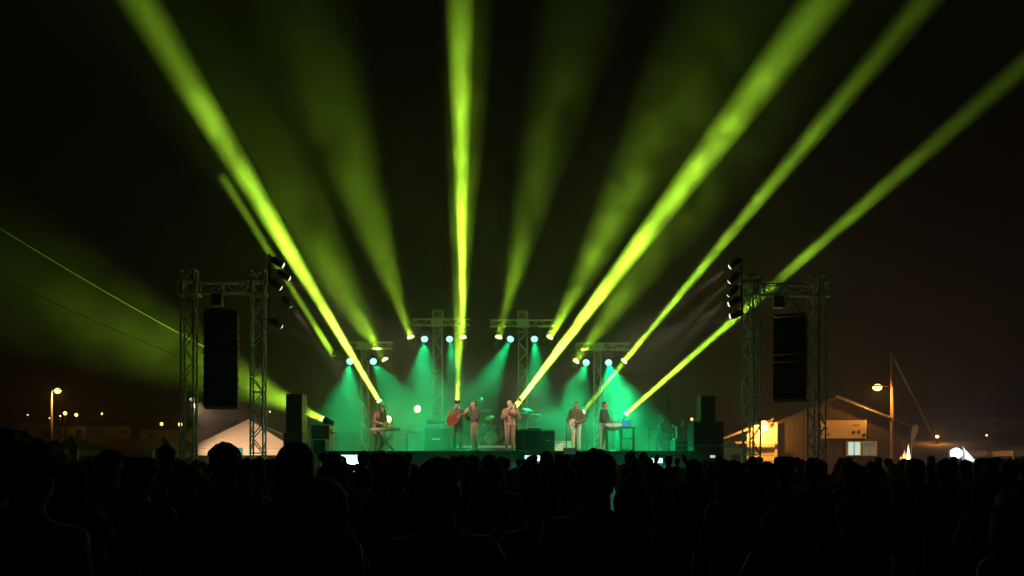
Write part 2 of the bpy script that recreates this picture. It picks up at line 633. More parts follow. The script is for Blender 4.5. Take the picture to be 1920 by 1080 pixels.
def par_can(pos, target, label, power, spread, parent_px=None, lens_m=None, color=WARM):
    pos, target = Vector(pos), Vector(target)
    d = (target - pos).normalized()
    root = thing('par_can', label, 'stage light', pos, 0, 'par cans on the tower poles')
    c = MB().lathe((0, 0, 0), d, [(-.22, .05), (-.20, .085), (-.02, .105), (.16, .105), (.162, .09)], 12).build('can', BLACK, root)
    MB().lathe((0, 0, 0), d, [(.12, .09), (.168, .086), (.19, .06), (.203, .01)], 12).build('lens', lens_m or WARM_LENS, c)
    y = MB()
    side = d.cross(Vector((0, 0, 1))).normalized()
    for s in (-1, 1):
        y.box(side * s * .12, (.02, .02, .16))
        y.tube(side * s * .12, side * s * .12 + Vector((0, 0, .16)), .014)
    y.tube(side * -.12 + Vector((0, 0, .16)), side * .12 + Vector((0, 0, .16)), .014)
    if parent_px is not None:
        hx = parent_px - pos.x
        y.tube((0, 0, .16), (hx, 0, .16), .016)
    y.build('yoke', STEEL, root)
    if power:
        lamp('SPOT', root, d * .23, d, power, color, .07, spread, .8)
    return root


# vertical lighting poles on both towers, with their lamps
polesx = P(505, 0, TD - .1).x
pb = MB().tube((polesx, TD - .1, P(0, 622, TD).z), (polesx, TD - .1, P(0, 478, TD).z), .026)
for py in (530, 600):
    z = P(0, py, TD).z
    pb.tube((P(490, 0, TD).x, TD - .1, z), (polesx, TD - .1, z), .02)
tag(pb.build('lamp_pole', STEEL), 'upright dark pole carrying five par cans beside the tent-side tower', 'pole')
cans_l = [(521, 492, 'topmost par can on the tent-side pole crossed by the thin beam', 900),
          (533, 516, 'second par can from the top on the tent-side pole', 900),
          (517, 534, 'third par can from the top on the tent-side pole', 620),
          (538, 566, 'fourth par can from the top on the tent-side pole', 620),
          (518, 607, 'lowest par can on the tent-side pole', 250)]
aims_l = [(1080, 792), (960, 792), (893, 792), (722, 806), (860, 792)]
for (px, py, lb, pw), (ax, ay) in zip(cans_l, aims_l):
    par_can(P(px, py, TD - .1), P(ax, ay, 28.2), lb, pw * 3, 14, polesx)
poler = P(1391, 0, TD - .1).x
pb = MB().tube((poler, TD - .1, P(0, 610, TD).z), (poler, TD - .1, P(0, 482, TD).z), .026)
for py in (530, 590):
    z = P(0, py, TD).z
    pb.tube((P(1404, 0, TD).x, TD - .1, z), (poler, TD - .1, z), .02)
tag(pb.build('lamp_pole', STEEL), 'upright dark pole carrying five par cans beside the barn-side tower', 'pole')
cans_r = [(1378, 494, 'topmost par can on the barn-side pole', 800),
          (1376, 521, 'second par can from the top on the barn-side pole', 800),
          (1374, 546, 'third par can from the top on the barn-side pole', 600),
          (1377, 566, 'fourth par can from the top on the barn-side pole', 600),
          (1380, 590, 'lowest par can on the barn-side pole close to the thin beam', 250)]
aims_r = [(957, 792), (1080, 796), (1132, 796), (858, 794), (722, 806)]
for (px, py, lb, pw), (ax, ay) in zip(cans_r, aims_r):
    par_can(P(px, py, TD - .1), P(ax, ay, 28.2), lb, pw * 3, 14, poler)

# ------------------------------------------------------------------ light bars and side fill on the stage front
for (x0, x1, y0, y1, D, lb, st) in ((624, 682, 853, 872, 25.15, 'white glowing light bar low at the keyboard end of the stage front', 200),
                                (984, 1014, 854, 864, 25.1, 'short white light bar on the stage front under the draped table', 70),
                                (1193, 1242, 859, 868, 25.15, 'long teal-white light bar at the rack end of the stage front', 130)):
    a, b = P(x0, (y0 + y1) / 2, D), P(x1, (y0 + y1) / 2, D)
    h = (y1 - y0) / FPX * D
    r = thing('light_bar', lb, 'light bar', (a + b) / 2, 0, 'light bars along the stage front')
    MB().box((0, .06, 0), ((b - a).length + .06, .10, h + .05)).build('housing', BLACK, r)
    MB().box((0, -.012, 0), ((b - a).length, .04, h)).build('glass', BAR_GLASS, r)
    lamp('AREA', r, (0, -.06, 0), (0, -.3, -1), st, (0.25, 1, .75), h * .8, 150)

# ------------------------------------------------------------------ people
VOX_OBJS = 0


def capsule(mb, a, b, r0, r1, n=10):
    a, b = Vector(a), Vector(b)
    d = b - a
    L = d.length
    d = d.normalized() if L > 1e-5 else Vector((0, 0, 1))
    prof = []
    for k in range(5):
        t = math.pi / 2 * (1 - k / 4)
        prof.append((-r0 * math.sin(t), r0 * math.cos(t)))
    for k in range(5):
        t = math.pi / 2 * k / 4
        prof.append((L + r1 * math.sin(t), r1 * math.cos(t)))
    mb.lathe(a, d, prof, n)


def shape_mesh(name, shapes, voxel, inflate=0.0, smooth=4):
    """one continuous surface over a set of tapered limbs and ellipsoids"""
    mb = MB()
    for s in shapes:
        if s[1] == 'c':
            _, _, a, b, r0, r1 = s
            capsule(mb, a, b, r0 + inflate, r1 + inflate)
        else:
            _, _, c, rad = s[:4]
            mb.ball(c, [q + inflate for q in rad], 14, 10, s[4] if len(s) > 4 else None)
    me = mb.mesh('raw', SKIN)
    o = bpy.data.objects.new('raw', me)
    COL.objects.link(o)
    md = o.modifiers.new('r', 'REMESH')
    md.mode = 'VOXEL'
    md.voxel_size = voxel
    md.use_smooth_shade = True
    if smooth:
        s = o.modifiers.new('s', 'SMOOTH')
        s.iterations = smooth
        s.factor = .5
    dg = bpy.context.evaluated_depsgraph_get()
    dg.update()
    out = bpy.data.meshes.new_from_object(o.evaluated_get(dg))
    out.name = name
    bpy.data.objects.remove(o)
    bpy.data.meshes.remove(me)
    out.materials.clear()
    return out


def seg_dist(p, s):
    if s[1] == 'c':
        a, b = Vector(s[2]), Vector(s[3])
        ab = b - a
        t = 0 if ab.length_squared < 1e-9 else max(0, min(1, (p - a).dot(ab) / ab.length_squared))
        return (p - (a + ab * t)).length - (s[4] * (1 - t) + s[5] * t)
    c, r = Vector(s[2]), s[3]
    return (p - c).length - sum(r) / 3


def paint_regions(me, shapes, mats):
    regions = []
    for s in shapes:
        if s[0] not in regions:
            regions.append(s[0])
    slots = []
    for rg in regions:
        m = mats[rg]
        if m not in slots:
            slots.append(m)
    for m in slots:
        me.materials.append(m)
    for poly in me.polygons:
        p = Vector(poly.center)
        best = min(shapes, key=lambda s: seg_dist(p, s))
        poly.material_index = slots.index(mats[best[0]])


def hand_shapes(w, d, palm_n, curl=0.5):
    """palm, four unequal bent fingers and a thumb. w wrist, d direction of the hand, palm_n the way the palm faces"""
    w, d, n = Vector(w), Vector(d).normalized(), Vector(palm_n)
    n = (n - d * n.dot(d)).normalized()
    s = d.cross(n)
    out = [('hand', 'c', w, w + d * .07, .024, .030)]
    for k, L in enumerate((.068, .078, .072, .056)):
        base = w + d * .085 + s * (.024 - .016 * k)
        d1 = (d + n * curl * .5).normalized()
        d2 = (d + n * curl * 1.6).normalized()
        out.append(('hand', 'c', base - d * .02, base + d1 * L * .5, .0095, .009))
        out.append(('hand', 'c', base + d1 * L * .5, base + d1 * L * .5 + d2 * L * .5, .009, .0075))
    tb = w + d * .03 + s * .026
    td = (d * .7 + s * .6 + n * .4).normalized()
    out.append(('hand', 'c', tb, tb + td * .035, .012, .011))
    out.append(('hand', 'c', tb + td * .035, tb + td * .035 + (d + n * .3).normalized() * .03, .011, .009))
    return out


def figure(J):
    """limb shapes of a person facing -Y from joint positions"""
    g = lambda k, dflt: Vector(J.get(k, dflt))
    pel = g('pelvis', (0, 0, .95))
    ch = g('chest', (0, 0, 1.33))
    nk = g('neck', ch + Vector((0, 0, .15)))
    hd = g('head', nk + Vector((0, -.025, .165)))
    fw = g('face', (0, -1, 0)).normalized()
    lat = Vector(J.get('lat', (1, 0, 0))).normalized()
    S = []
    sh = {}
    w = J.get('wide', 1.0)
    for sg, n in ((-1, 'l'), (1, 'r')):
        hip = pel + lat * sg * .085 * w
        kn = g('knee_' + n, (sg * .10, -.02, .50))
        an = g('ankle_' + n, (sg * .11, .02, .085))
        fd = Vector(J.get('foot_dir', (sg * .25, -1, 0))).normalized()
        S.append(('trousers', 'c', hip, kn, .092 * w, .058))
        S.append(('trousers', 'c', kn, an, .060, .040))
        S.append(('shoes', 'c', an + Vector((0, .0, -.03)) - fd * .05, an + fd * .13 + Vector((0, 0, -.048)), .042, .034))
        shd = ch + lat * sg * .165 * w + Vector((0, 0, .085))
        sh[n] = shd
        el = g('elbow_' + n, shd + Vector((sg * .07, .03, -.29)))
        wr = g('wrist_' + n, el + Vector((sg * .0, -.07, -.24)))
        S.append(('shirt', 'c', shd, el, .058, .043))
        S.append(('shirt', 'c', el, wr, .042, .030))
        hdir = Vector(J.get('hand_dir_' + n, wr - el))
        hn = Vector(J.get('palm_' + n, lat * -sg))
        S += hand_shapes(wr, hdir, hn, J.get('curl_' + n, .5))
        S.append(('shirt', 'c', pel + lat * sg * .06 * w + Vector((0, 0, .06)), ch + lat * sg * .08 * w, .105 * w, .115 * w))
        S.append(('shirt', 'c', ch + lat * sg * .05 + Vector((0, 0, .05)), shd, .085, .062))
        S.append(('shirt', 'c', nk + lat * sg * .02 + Vector((0, 0, -.015)), shd + Vector((0, 0, .0)), .05, .048))
    S.append(('trousers', 'c', pel - lat * .07 * w, pel + lat * .07 * w, .108 * w, .108 * w))
    S.append(('neck', 'c', nk - Vector((0, 0, .05)), hd + Vector((0, 0, -.06)), .058, .052))
    # head
    up = Vector((0, 0, 1))
    up = (up - fw * up.dot(fw)).normalized()
    sd = up.cross(fw).normalized()
    M = Matrix((sd, -fw, up)).transposed()      # columns: side, back, up
    S.append(('head', 'e', hd + up * .022 - fw * .006, (.076, .096, .092), M))
    S.append(('head', 'e', hd + fw * .030 - up * .040, (.056, .062, .072), M))
    S.append(('head', 'e', hd + fw * .062 - up * .082, (.030, .026, .024), M))
    S.append(('head', 'c', hd + fw * .088 + up * .010, hd + fw * .108 - up * .026, .010, .016))
    S.append(('head', 'c', hd + fw * .087 - up * .055 - sd * .014, hd + fw * .087 - up * .055 + sd * .014, .009, .009))
    for sg in (-1, 1):
        S.append(('head', 'e', hd + sd * sg * .078 - fw * .004 - up * .008, (.012, .022, .032), M))
    return S, dict(head=hd, fw=fw, up=up, side=sd, M=M, neck=nk, chest=ch, pelvis=pel, sh=sh)


def hair_shapes(I, style):
    hd, fw, up, sd, M = I['head'], I['fw'], I['up'], I['side'], I['M']
    H = [('hair', 'e', hd + up * .040 - fw * .022, (.086, .098, .088), M)]
    if style in ('short', 'long', 'bob', 'bun', 'pony'):
        H.append(('hair', 'e', hd - fw * .045 - up * .02, (.074, .060, .075), M))
    if style in ('long', 'bob'):
        L = .34 if style == 'long' else .15
        for a in (-.075, -.04, 0, .04, .075):
            H.append(('hair', 'c', hd - fw * (.055 - abs(a) * .6) + sd * a + up * .02,
                      hd - fw * (.075 - abs(a) * .7) + sd * a * 1.25 - Vector((0, 0, L)), .045, .034))
    if style == 'bun':
        H.append(('hair', 'e', hd + up * .12 - fw * .05, (.045, .045, .045), M))
    if style == 'pony':
        H.append(('hair', 'c', hd + up * .05 - fw * .11, hd - up * .18 - fw * .13, .034, .016))
    if style == 'curly':
        for k in range(26):
            t = random.uniform(0, math.tau)
            e = random.uniform(-.15, 1.2)
            v = sd * math.cos(t) * math.cos(e) * .1 + fw * math.sin(t) * math.cos(e) * .1 + up * (.03 + math.sin(e) * .1)
            if v.dot(fw) > .06 and v.dot(up) < .07:
                continue
            H.append(('hair', 'e', hd + v - fw * .02, (.04, .04, .04)))
    return H


def cap_mesh(I, m, brim_fw=1):
    hd, fw, up, sd, M = I['head'], I['fw'], I['up'], I['side'], I['M']
    b = MB()
    n = 14
    c = hd + up * .052 - fw * .008
    vs, fs = [], []
    rings = 6
    for i in range(rings + 1):
        ph = (math.pi / 2) * i / rings
        for k in range(n):
            t = math.tau * k / n
            vs.append(c + sd * math.cos(t) * math.cos(ph) * .094 + fw * math.sin(t) * math.cos(ph) * .112 + up * math.sin(ph) * .092)
    for i in range(rings):
        for k in range(n):
            fs.append((i * n + k, i * n + (k + 1) % n, (i + 1) * n + (k + 1) % n, (i + 1) * n + k))
    b._add(vs, fs, True)
    ob = []
    f2 = fw * brim_fw
    for k in range(9):
        t = -1 + 2 * k / 8
        ob.append(c + sd * t * .085 + f2 * (.075 + .11 * math.sqrt(max(0, 1 - t * t))) - up * .012)
    ob += [c + sd * .085 + f2 * .05 - up * .0, c - sd * .085 + f2 * .05 - up * .0]
    b.prism(ob, up * .008)
    return b.mesh('cap', m)


def hat_mesh(I, m):
    hd, up, fw = I['head'], I['up'], I['fw']
    return MB().lathe(hd + up * .055 - fw * .005, up, [(0, .165), (.012, .168), (.016, .105), (.085, .098), (.10, .075), (.104, .01)], 18).mesh('hat', m)


def make_musician(label, cat, loc, rz, J, cloth, hair='short', hair_m=HAIRDARK, hat=None, beard=False, group='musicians on the stage'):
    S, I = figure(J)
    root = thing('person', label, cat, loc, rz, group)
    body_mats = {'trousers': SKIN, 'shirt': SKIN, 'shoes': SHOE, 'hand': SKIN, 'neck': SKIN, 'head': SKIN}
    me = shape_mesh('body', S, .011, 0, 2)
    paint_regions(me, [s for s in S], body_mats)
    link('body', me, root)
    for part, inf in (('trousers', .013), ('shirt', .016)):
        sel = [s for s in S if s[0] == part]
        if part == 'shirt':
            sel = [s for s in sel]
            sel.append(('shirt', 'c', I['pelvis'] - Vector((.06, 0, .0)), I['pelvis'] + Vector((.06, 0, -.0)), .105, .105))
        gm = shape_mesh(part, sel, .016, inf, 3)
        gm.materials.append(cloth[part])
        link('jacket' if (part == 'shirt' and cloth.get('jacket')) else part, gm, root)
    if hair:
        hs = hair_shapes(I, hair)
        if beard:
            hs.append(('hair', 'e', I['head'] + I['fw'] * .058 - I['up'] * .085, (.048, .036, .045), I['M']))
        hm = shape_mesh('hair', hs, .012, 0, 2)
        hm.materials.append(hair_m)
        link('hair', hm, root)
    for sg in (-1, 1):
        MB().ball(I['head'] + I['fw'] * .086 + I['side'] * sg * .032 + I['up'] * .006, .011, 8, 6).build('eye', EYE_M, root)
    if hat == 'cap':
        link('cap', cap_mesh(I, BLACKCLOTH), root)
    elif hat == 'hat':
        link('hat', hat_mesh(I, BLACKCLOTH), root)
    return root, I


C_olive = mat('olive_shirt', (0.13, 0.115, 0.07), 0.9, 0, 0.2, 15, 0.3)
C_black = mat('black_shirt', (0.022, 0.022, 0.022), 0.9, 0, 0.2, 15, 0.3)
C_cream = mat('cream_trousers', (0.70, 0.64, 0.52), 0.85, 0, 0.08, 15, 0.3)
C_tan = mat('tan_trousers', (0.42, 0.32, 0.19), 0.85, 0, 0.12, 15, 0.3)
C_pink = mat('dusty_pink_suit', (0.52, 0.25, 0.23), 0.85, 0, 0.12, 15, 0.3)
C_brown = mat('brown_shirt', (0.20, 0.12, 0.075), 0.9, 0, 0.2, 15, 0.3)
C_rust = mat('rust_dress', (0.24, 0.115, 0.08), 0.9, 0, 0.2, 15, 0.3)
C_grey = mat('grey_jacket', (0.09, 0.085, 0.075), 0.9, 0, 0.2, 15, 0.3)


def stage_at(px, D):
    return Vector(((px - 960) / FPX * D, D, DECK + .002))


# long-haired keyboard player, leaning over the keys and turned towards the middle
make_musician('long-haired keyboard player in rust clothes bending over a white keyboard', 'person', stage_at(710, 28.0), R(38),
              dict(pelvis=(0, .06, .90), chest=(0, -.10, 1.22), neck=(0, -.17, 1.35), head=(0, -.26, 1.47), face=(0, -1, -.55),
                   elbow_l=(-.24, -.16, 1.03), wrist_l=(-.16, -.40, .97), elbow_r=(.24, -.16, 1.03), wrist_r=(.16, -.40, .97),
                   palm_l=(0, 0, -1), palm_r=(0, 0, -1), hand_dir_l=(.1, -1, -.1), hand_dir_r=(-.1, -1, -.1), wide=.92),
              {'shirt': C_rust, 'trousers': C_rust}, 'long', HAIRBROWN)
# guitarist in a hat
g_loc = stage_at(857, 28.0)
make_musician('bearded guitarist in a dark hat holding a red guitar', 'person', g_loc, R(8),
              dict(wide=1.1, face=(.35, -1, -.1), elbow_l=(-.33, .02, 1.14), wrist_l=(-.14, -.25, 1.03), elbow_r=(.34, -.05, 1.14), wrist_r=(.29, -.33, 1.30),
                   palm_l=(0, .6, -.4), palm_r=(0, .6, .6), hand_dir_l=(.8, -.2, -.3), hand_dir_r=(-.2, -.1, .8), curl_r=1.0),
              {'shirt': C_brown, 'trousers': C_olive}, 'short', HAIRBROWN, 'hat', True)
# singer in profile
make_musician('singer in a dark jacket and tan trousers facing the guitarist with a microphone', 'person', stage_at(890, 27.7), R(-62),
              dict(face=(0, -1, 0), elbow_l=(-.25, -.05, 1.12), wrist_l=(-.13, -.27, 1.22), elbow_r=(.25, .0, 1.12), wrist_r=(.08, -.25, 1.38),
                   palm_r=(-1, 0, 0), hand_dir_r=(-.3, -.3, .8), curl_r=1.2, palm_l=(1, 0, 0), hand_dir_l=(.5, -.8, .1)),
              {'shirt': C_grey, 'trousers': C_tan, 'jacket': 1}, 'short', HAIRDARK)
# horn player
make_musician('horn player in a dusty pink suit with short pale hair raising a brass horn', 'person', stage_at(956, 27.8), R(14),
              dict(face=(.25, -1, .12), elbow_l=(-.30, -.13, 1.17), wrist_l=(-.03, -.27, 1.50), elbow_r=(.30, -.16, 1.19), wrist_r=(.10, -.36, 1.53),
                   palm_l=(1, 0, .2), palm_r=(-1, 0, .2), hand_dir_l=(.4, -.5, .6), hand_dir_r=(-.3, -.5, .6), curl_l=1.1, curl_r=1.1, wide=1.05),
              {'shirt': C_pink, 'trousers': C_pink, 'jacket': 1}, 'short', HAIRGREY)
# bass player
make_musician('bass player in an olive shirt and cream trousers', 'person', stage_at(1080, 28.2), R(-10),
              dict(face=(-.1, -1, 0), elbow_l=(-.27, .0, 1.12), wrist_l=(-.16, -.22, .93), elbow_r=(.27, .02, 1.10), wrist_r=(.12, -.22, 1.0),
                   palm_l=(.2, .6, -.3), palm_r=(-.2, .6, .4), hand_dir_l=(.5, -.3, -.5), hand_dir_r=(-.6, -.2, .3)),
              {'shirt': C_olive, 'trousers': C_cream}, 'short', HAIRBROWN)
# second keyboard player
make_musician('keyboard player in a black shirt and white trousers facing the laptop table', 'person', stage_at(1131, 28.2), R(58),
              dict(face=(0, -1, -.2), chest=(0, -.04, 1.32), elbow_l=(-.26, -.12, 1.10), wrist_l=(-.17, -.38, 1.04), elbow_r=(.26, -.12, 1.10), wrist_r=(.15, -.38, 1.04),
                   palm_l=(0, 0, -1), palm_r=(0, 0, -1), hand_dir_l=(.05, -1, -.1), hand_dir_r=(-.05, -1, -.1)),
              {'shirt': C_black, 'trousers': C_cream}, 'short', HAIRDARK)
# seated person in the gloom at the side
make_musician('seated person in dark clothes beside the side speaker stack', 'person', stage_at(1241, 29.0), R(48),
              dict(pelvis=(0, .05, .52), chest=(0, -.03, .88), knee_l=(-.14, -.42, .52), knee_r=(.14, -.42, .52), ankle_l=(-.15, -.40, .085), ankle_r=(.15, -.40, .085),
                   elbow_l=(-.24, -.12, .70), wrist_l=(-.13, -.34, .62), elbow_r=(.24, -.12, .70), wrist_r=(.13, -.34, .62)),
              {'shirt': C_grey, 'trousers': C_black}, 'short', HAIRBROWN)
ch = thing('stool', 'low stool under the seated person on stage', 'stool', stage_at(1241, 29.0) + Vector((0, .06, 0)), R(48))
MB().lathe((0, 0, .37), (0, 0, 1), [(0, .17), (.04, .18), (.055, .16)], 14).build('seat', BLACK, ch)
for k in range(4):
    t = math.tau * k / 4 + .4
    MB().tube((.09 * math.cos(t), .09 * math.sin(t), .37), (.19 * math.cos(t), .19 * math.sin(t), 0), .013).build('leg', STEEL, ch)


# ------------------------------------------------------------------ instruments and stage gear
def guitar(loc, rot, m, label, scale=1.0, kindname='electric_guitar', cat='guitar'):
    t = thing(kindname, label, cat, loc)
    t.rotation_euler = rot
    s = scale
    ol = []
    for k in range(28):
        a = math.tau * k / 28
        ca, sa = math.cos(a), math.sin(a)
        wd = .185 - .040 * ca - .035 * math.exp(-((ca - .15) / .28) ** 2)        # lower bout, waist, upper bout
        cut = .06 * max(0, ca - .55) * (1 if sa < 0 else .3) * 2
        ol.append((.235 * ca * s - cut * s, -.022 * s, wd * sa * s * (1.0 if abs(ca) < .9 else .95)))
    MB().prism(ol, (0, .045 * s, 0)).build('body', m, t)
    MB().box((.385 * s, -.030 * s, 0), (.44 * s, .022, .052 * s)).build('neck', MAPLE, t)
    h = MB().box((.68 * s, -.028 * s, .012), (.15 * s, .018, .085 * s)).build('headstock', m, t)
    pg = MB()
    for q in range(6):
        pg.tube((.625 * s + .022 * q, -.03, .05 * s), (.625 * s + .022 * q, -.03, .085 * s), .006)
    pg.build('tuning_peg', CHROME, h)
    p = MB().box((.05 * s, -.028 * s, 0), (.035, .012, .085 * s)).box((-.06 * s, -.028 * s, 0), (.035, .012, .085 * s))
    p.build('pickup', BLACK, t)
    return t


guitar(g_loc + Vector((-.13, -.33, 1.10)), (0, R(-31), R(6)), REDWOOD, 'red guitar held across the chest of the bearded player', 0.98)
guitar(stage_at(1080, 28.2) + Vector((-.16, -.27, .95)), (0, R(-40), R(62)), IVORY, 'pale bass guitar held low against the cream trousers', 1.05, 'bass_guitar', 'guitar')

# the horn, raised towards the beam
h = thing('brass_horn', 'brass horn held up to the mouth of the pink-suited player', 'horn', stage_at(956, 27.8) + Vector((.10, -.27, 1.55)), 0)
dh = Vector((.42, -.78, .30)).normalized()
MB().lathe((0, 0, 0), dh, [(-.10, .014), (.05, .008), (.30, .010), (.42, .018), (.50, .036), (.545, .075), (.55, .078)], 14).build('bell_tube', BRASS, h)
vb = MB()
for k in range(3):
    vb.tube(dh * (.12 + .05 * k) + Vector((0, 0, -.07)), dh * (.12 + .05 * k) + Vector((0, 0, .06)), .016)
vb.build('valve', BRASS, h)
lp = MB()
pts = [dh * .04 + Vector((0, 0, -.05)), dh * .3 + Vector((0, 0, -.05)), dh * .33 + Vector((0, 0, -.09)), dh * .06 + Vector((0, 0, -.10))]
lp.path(pts + [pts[0]], .008)
lp.build('tubing', BRASS, h)
m_ = thing('microphone', 'handheld microphone at the mouth of the singer', 'microphone', stage_at(879, 27.58) + Vector((0, 0, 1.44)))
MB().tube((.10, 0, -.10), (0, 0, 0), .013, .019).build('handle', BLACK, m_)
MB().ball((-.015, 0, .015), .027, 10, 8).build('grille_ball', CHROME, m_)


def keyboard(px0, px1, py, D, m, label, tilt=0.0, keys=26, z=None, group=None):
    a, b = P(px0, py, D), P(px1, py, D)
    L = (b - a).length
    t = thing('keyboard', label, 'keyboard', ((a + b) / 2), tilt, group)
    MB().box((0, 0, 0), (L, .28, .085)).build('case', m, t)
    kw = (L - .16) / keys
    km = MB().box((0, 0, 0), (kw - .003, .13, .022)).mesh('white_key', WHITE)
    for k in range(keys):
        link('white_key', km, t, (-L / 2 + .1 + kw * (k + .5), .06, .054))
    bk = MB().box((0, 0, 0), (kw * .55, .08, .02)).mesh('black_key', BLACK)
    for k in range(keys - 1):
        if k % 7 in (2, 6):
            continue
        link('black_key', bk, t, (-L / 2 + .1 + kw * (k + 1), .03, .072))
    return t, L


kt, kl = keyboard(694, 752, 806, 27.55, IVORY, 'long white keyboard under the hands of the long-haired player')
ks = thing('keyboard_stand', 'crossed black stand under the long white keyboard', 'stand', stage_at(723, 27.55))
zt = P(0, 806, 27.55).z - DECK - .05
for s in (-1, 1):
    for q in (-.3, .3):
        MB().tube((s * -.3 + 0, q * .5, 0), (s * .3, q * .5, zt), .018).build('leg', STEEL, ks)
for s in (-.3, .3):
    MB().tube((s, -.15, zt - .01), (s, .15, zt - .01), .018).build('rail', STEEL, ks)
k2, _ = keyboard(1136, 1166, 797, 27.9, WHITE, 'upper keyboard in front of the player in white trousers', 0, 18)
k3, _ = keyboard(1138, 1166, 805, 27.75, STEEL, 'lower keyboard on the black two-tier stand', 0, 18)
ks = thing('keyboard_stand', 'black two-tier slanted stand beside the laptop table', 'stand', stage_at(1152, 27.9))
zt = P(0, 797, 27.9).z - DECK - .05
for s in (-1, 1):
    MB().box((s * .24, .12, zt / 2), (.05, .09, zt + .05), Matrix.Rotation(R(-14), 3, 'X')).build('leg', BLACK, ks)
    MB().box((s * .24, -.02, zt - .01), (.04, .36, .03)).build('arm', BLACK, ks)
    MB().box((s * .24, .0, .02), (.05, .7, .04)).build('foot', BLACK, ks)
# laptop table
tb = thing('laptop_table', 'small black table carrying the laptop beside the keyboards', 'table', stage_at(1176, 28.4))
zt = P(0, 801, 28.4).z - DECK
MB().box((0, 0, zt - .02), (.52, .5, .035)).build('tabletop', BLACK, tb)
for x in (-.22, .22):
    for y in (-.2, .2):
        MB().tube((x, y, 0), (x, y, zt - .04), .016).build('leg', STEEL, tb)
lt = thing('laptop', 'open laptop with blue glowing screen on the small black table', 'laptop', stage_at(1173, 28.4) + Vector((0, 0, zt + .002)), R(-14))
MB().box((0, 0, .01), (.33, .23, .018)).build('base', STEEL, lt)
sc_ = MB().box((0, .14, .125), (.33, .014, .22), Matrix.Rotation(R(-14), 3, 'X')).build('lid', STEEL, lt)
MB().box((0, .130, .125), (.30, .006, .19), Matrix.Rotation(R(-14), 3, 'X')).build('screen', SCREEN_BLUE, sc_)

# rack of shelves
rk = thing('rack_stand', 'pale open rack frame with three shelves on stage', 'rack', stage_at(1176, 27.2))
hh = 1.0
for x in (-.2, .2):
    for y in (-.15, .15):
        MB().box((x, y, hh * .41), (.035, .035, hh * .82)).build('upright', TRIM, rk)
for z in (.06, .44, .80):
    MB().box((0, 0, z), (.36, .26, .03)).build('shelf', TRIM, rk)


def cab(px0, px1, py0, py1, D, depth, label, name='speaker_cabinet', plate=True, m=TOLEX, z0=None, cat='speaker', group=None, rz=0):
    a, b = P(px0, py1, D), P(px1, py0, D)
    w, z1 = b.x - a.x, b.z
    z0 = DECK + .003 if z0 is None else z0
    h = z1 - z0
    t = thing(name, label, cat, ((a.x + b.x) / 2, D + depth / 2, z0), rz, group)
    MB().box((0, 0, h / 2), (w, depth, h)).build('cabinet', m, t)
    MB().box((0, -depth / 2 - .006, h / 2), (w - .06, .02, h - .06)).build('grille', GRILLE, t)
    if plate:
        MB().box((0, -depth / 2 - .022, h * .52), (w * .34, .012, .05)).build('name_plate', IVORY, t)
    MB().box((0, -depth / 2 - .004, h - .018), (w, .024, .028)).build('edge_trim', TRIM, t)
    return t


cab(796, 840, 801, 845, 29.6, .4, 'wide guitar speaker cabinet with a pale name plate beside the red guitar')
zt = P(0, 800, 29.6).z + .004
ah = thing('amplifier_head', 'amplifier head with a pale front strip on the wide guitar cabinet', 'amplifier', (P(817, 0, 29.6).x, 29.8, zt))
MB().box((0, 0, .12), (.66, .28, .22)).build('case', TOLEX, ah)
MB().box((0, -.145, .05), (.60, .012, .06)).build('control_panel', TRIM, ah)
MB().box((0, -.145, .15), (.60, .010, .11)).build('grille', GRILLE, ah)
cab(1014, 1040, 807, 853, 27.0, .42, 'black speaker cabinet with pale edges at the end of the draped table')
# draped table
dt = thing('draped_table', 'table with black cloth and gear in front of the horn player', 'table', stage_at(990, 26.9))
zt = P(0, 805, 26.9).z - DECK
MB().box((0, .1, zt - .02), (.84, .6, .04)).build('tabletop', CASETAN, dt)
b = MB()
vs, fs = [], []
k = 30
for q in range(k + 1):
    x = -.42 + .84 * q / k
    vs += [(x, -.21 + .018 * math.sin(q * 1.9), .02), (x, -.208, zt - .045)]
for q in range(k):
    fs.append((2 * q, 2 * q + 2, 2 * q + 3, 2 * q + 1))
b._add(vs, fs, True)
b.build('cloth', BLACKCLOTH, dt)
for x in (-.38, .38):
    for y in (-.16, .36):
        MB().tube((x, y, 0), (x, y, zt - .042), .018).build('leg', STEEL, dt)
mx = thing('mixer', 'small mixing desk lying on the draped table', 'mixer', stage_at(1002, 26.9) + Vector((0, .05, zt + .003)))
MB().box((0, 0, .03), (.42, .34, .055), Matrix.Rotation(R(6), 3, 'X')).build('case', STEEL, mx)
kn = MB()
for i in range(8):
    for j in range(4):
        kn.tube((-.17 + .048 * i, -.1 + .06 * j, .06), (-.17 + .048 * i, -.1 + .06 * j, .078), .009, n=6)
kn.build('knobs', WHITE, mx)

# drum riser, drum kit and percussion
rs = thing('drum_riser', 'low drum riser with a pale front edge behind the singer', 'riser', stage_at(915, 30.0))
MB().box((0, .9, .13), (2.3, 1.9, .24)).build('platform', BLACK, rs)
MB().box((0, -.058, .205), (2.32, .03, .085)).build('edge_board', TRIM, rs)
RZ = DECK + .255
bd = thing('bass_drum', 'bass drum lying on the riser behind the singer', 'drum', (P(921, 0, 30.6).x, 30.6, RZ), 0, 'drums of the drum kit')
MB().lathe((0, .2, .29), (0, -1, 0), [(0, .28), (.02, .29), (.40, .29), (.42, .28)], 24).build('shell', DRUM, bd)
MB().lathe((0, -.225, .29), (0, -1, 0), [(0, .272), (.008, .27)], 24).build('drum_head', DRUMSKIN, bd)
for s in (-1, 1):
    MB().tube((s * .24, -.1, .16), (s * .36, -.16, .0), .012).build('spur', CHROME, bd)


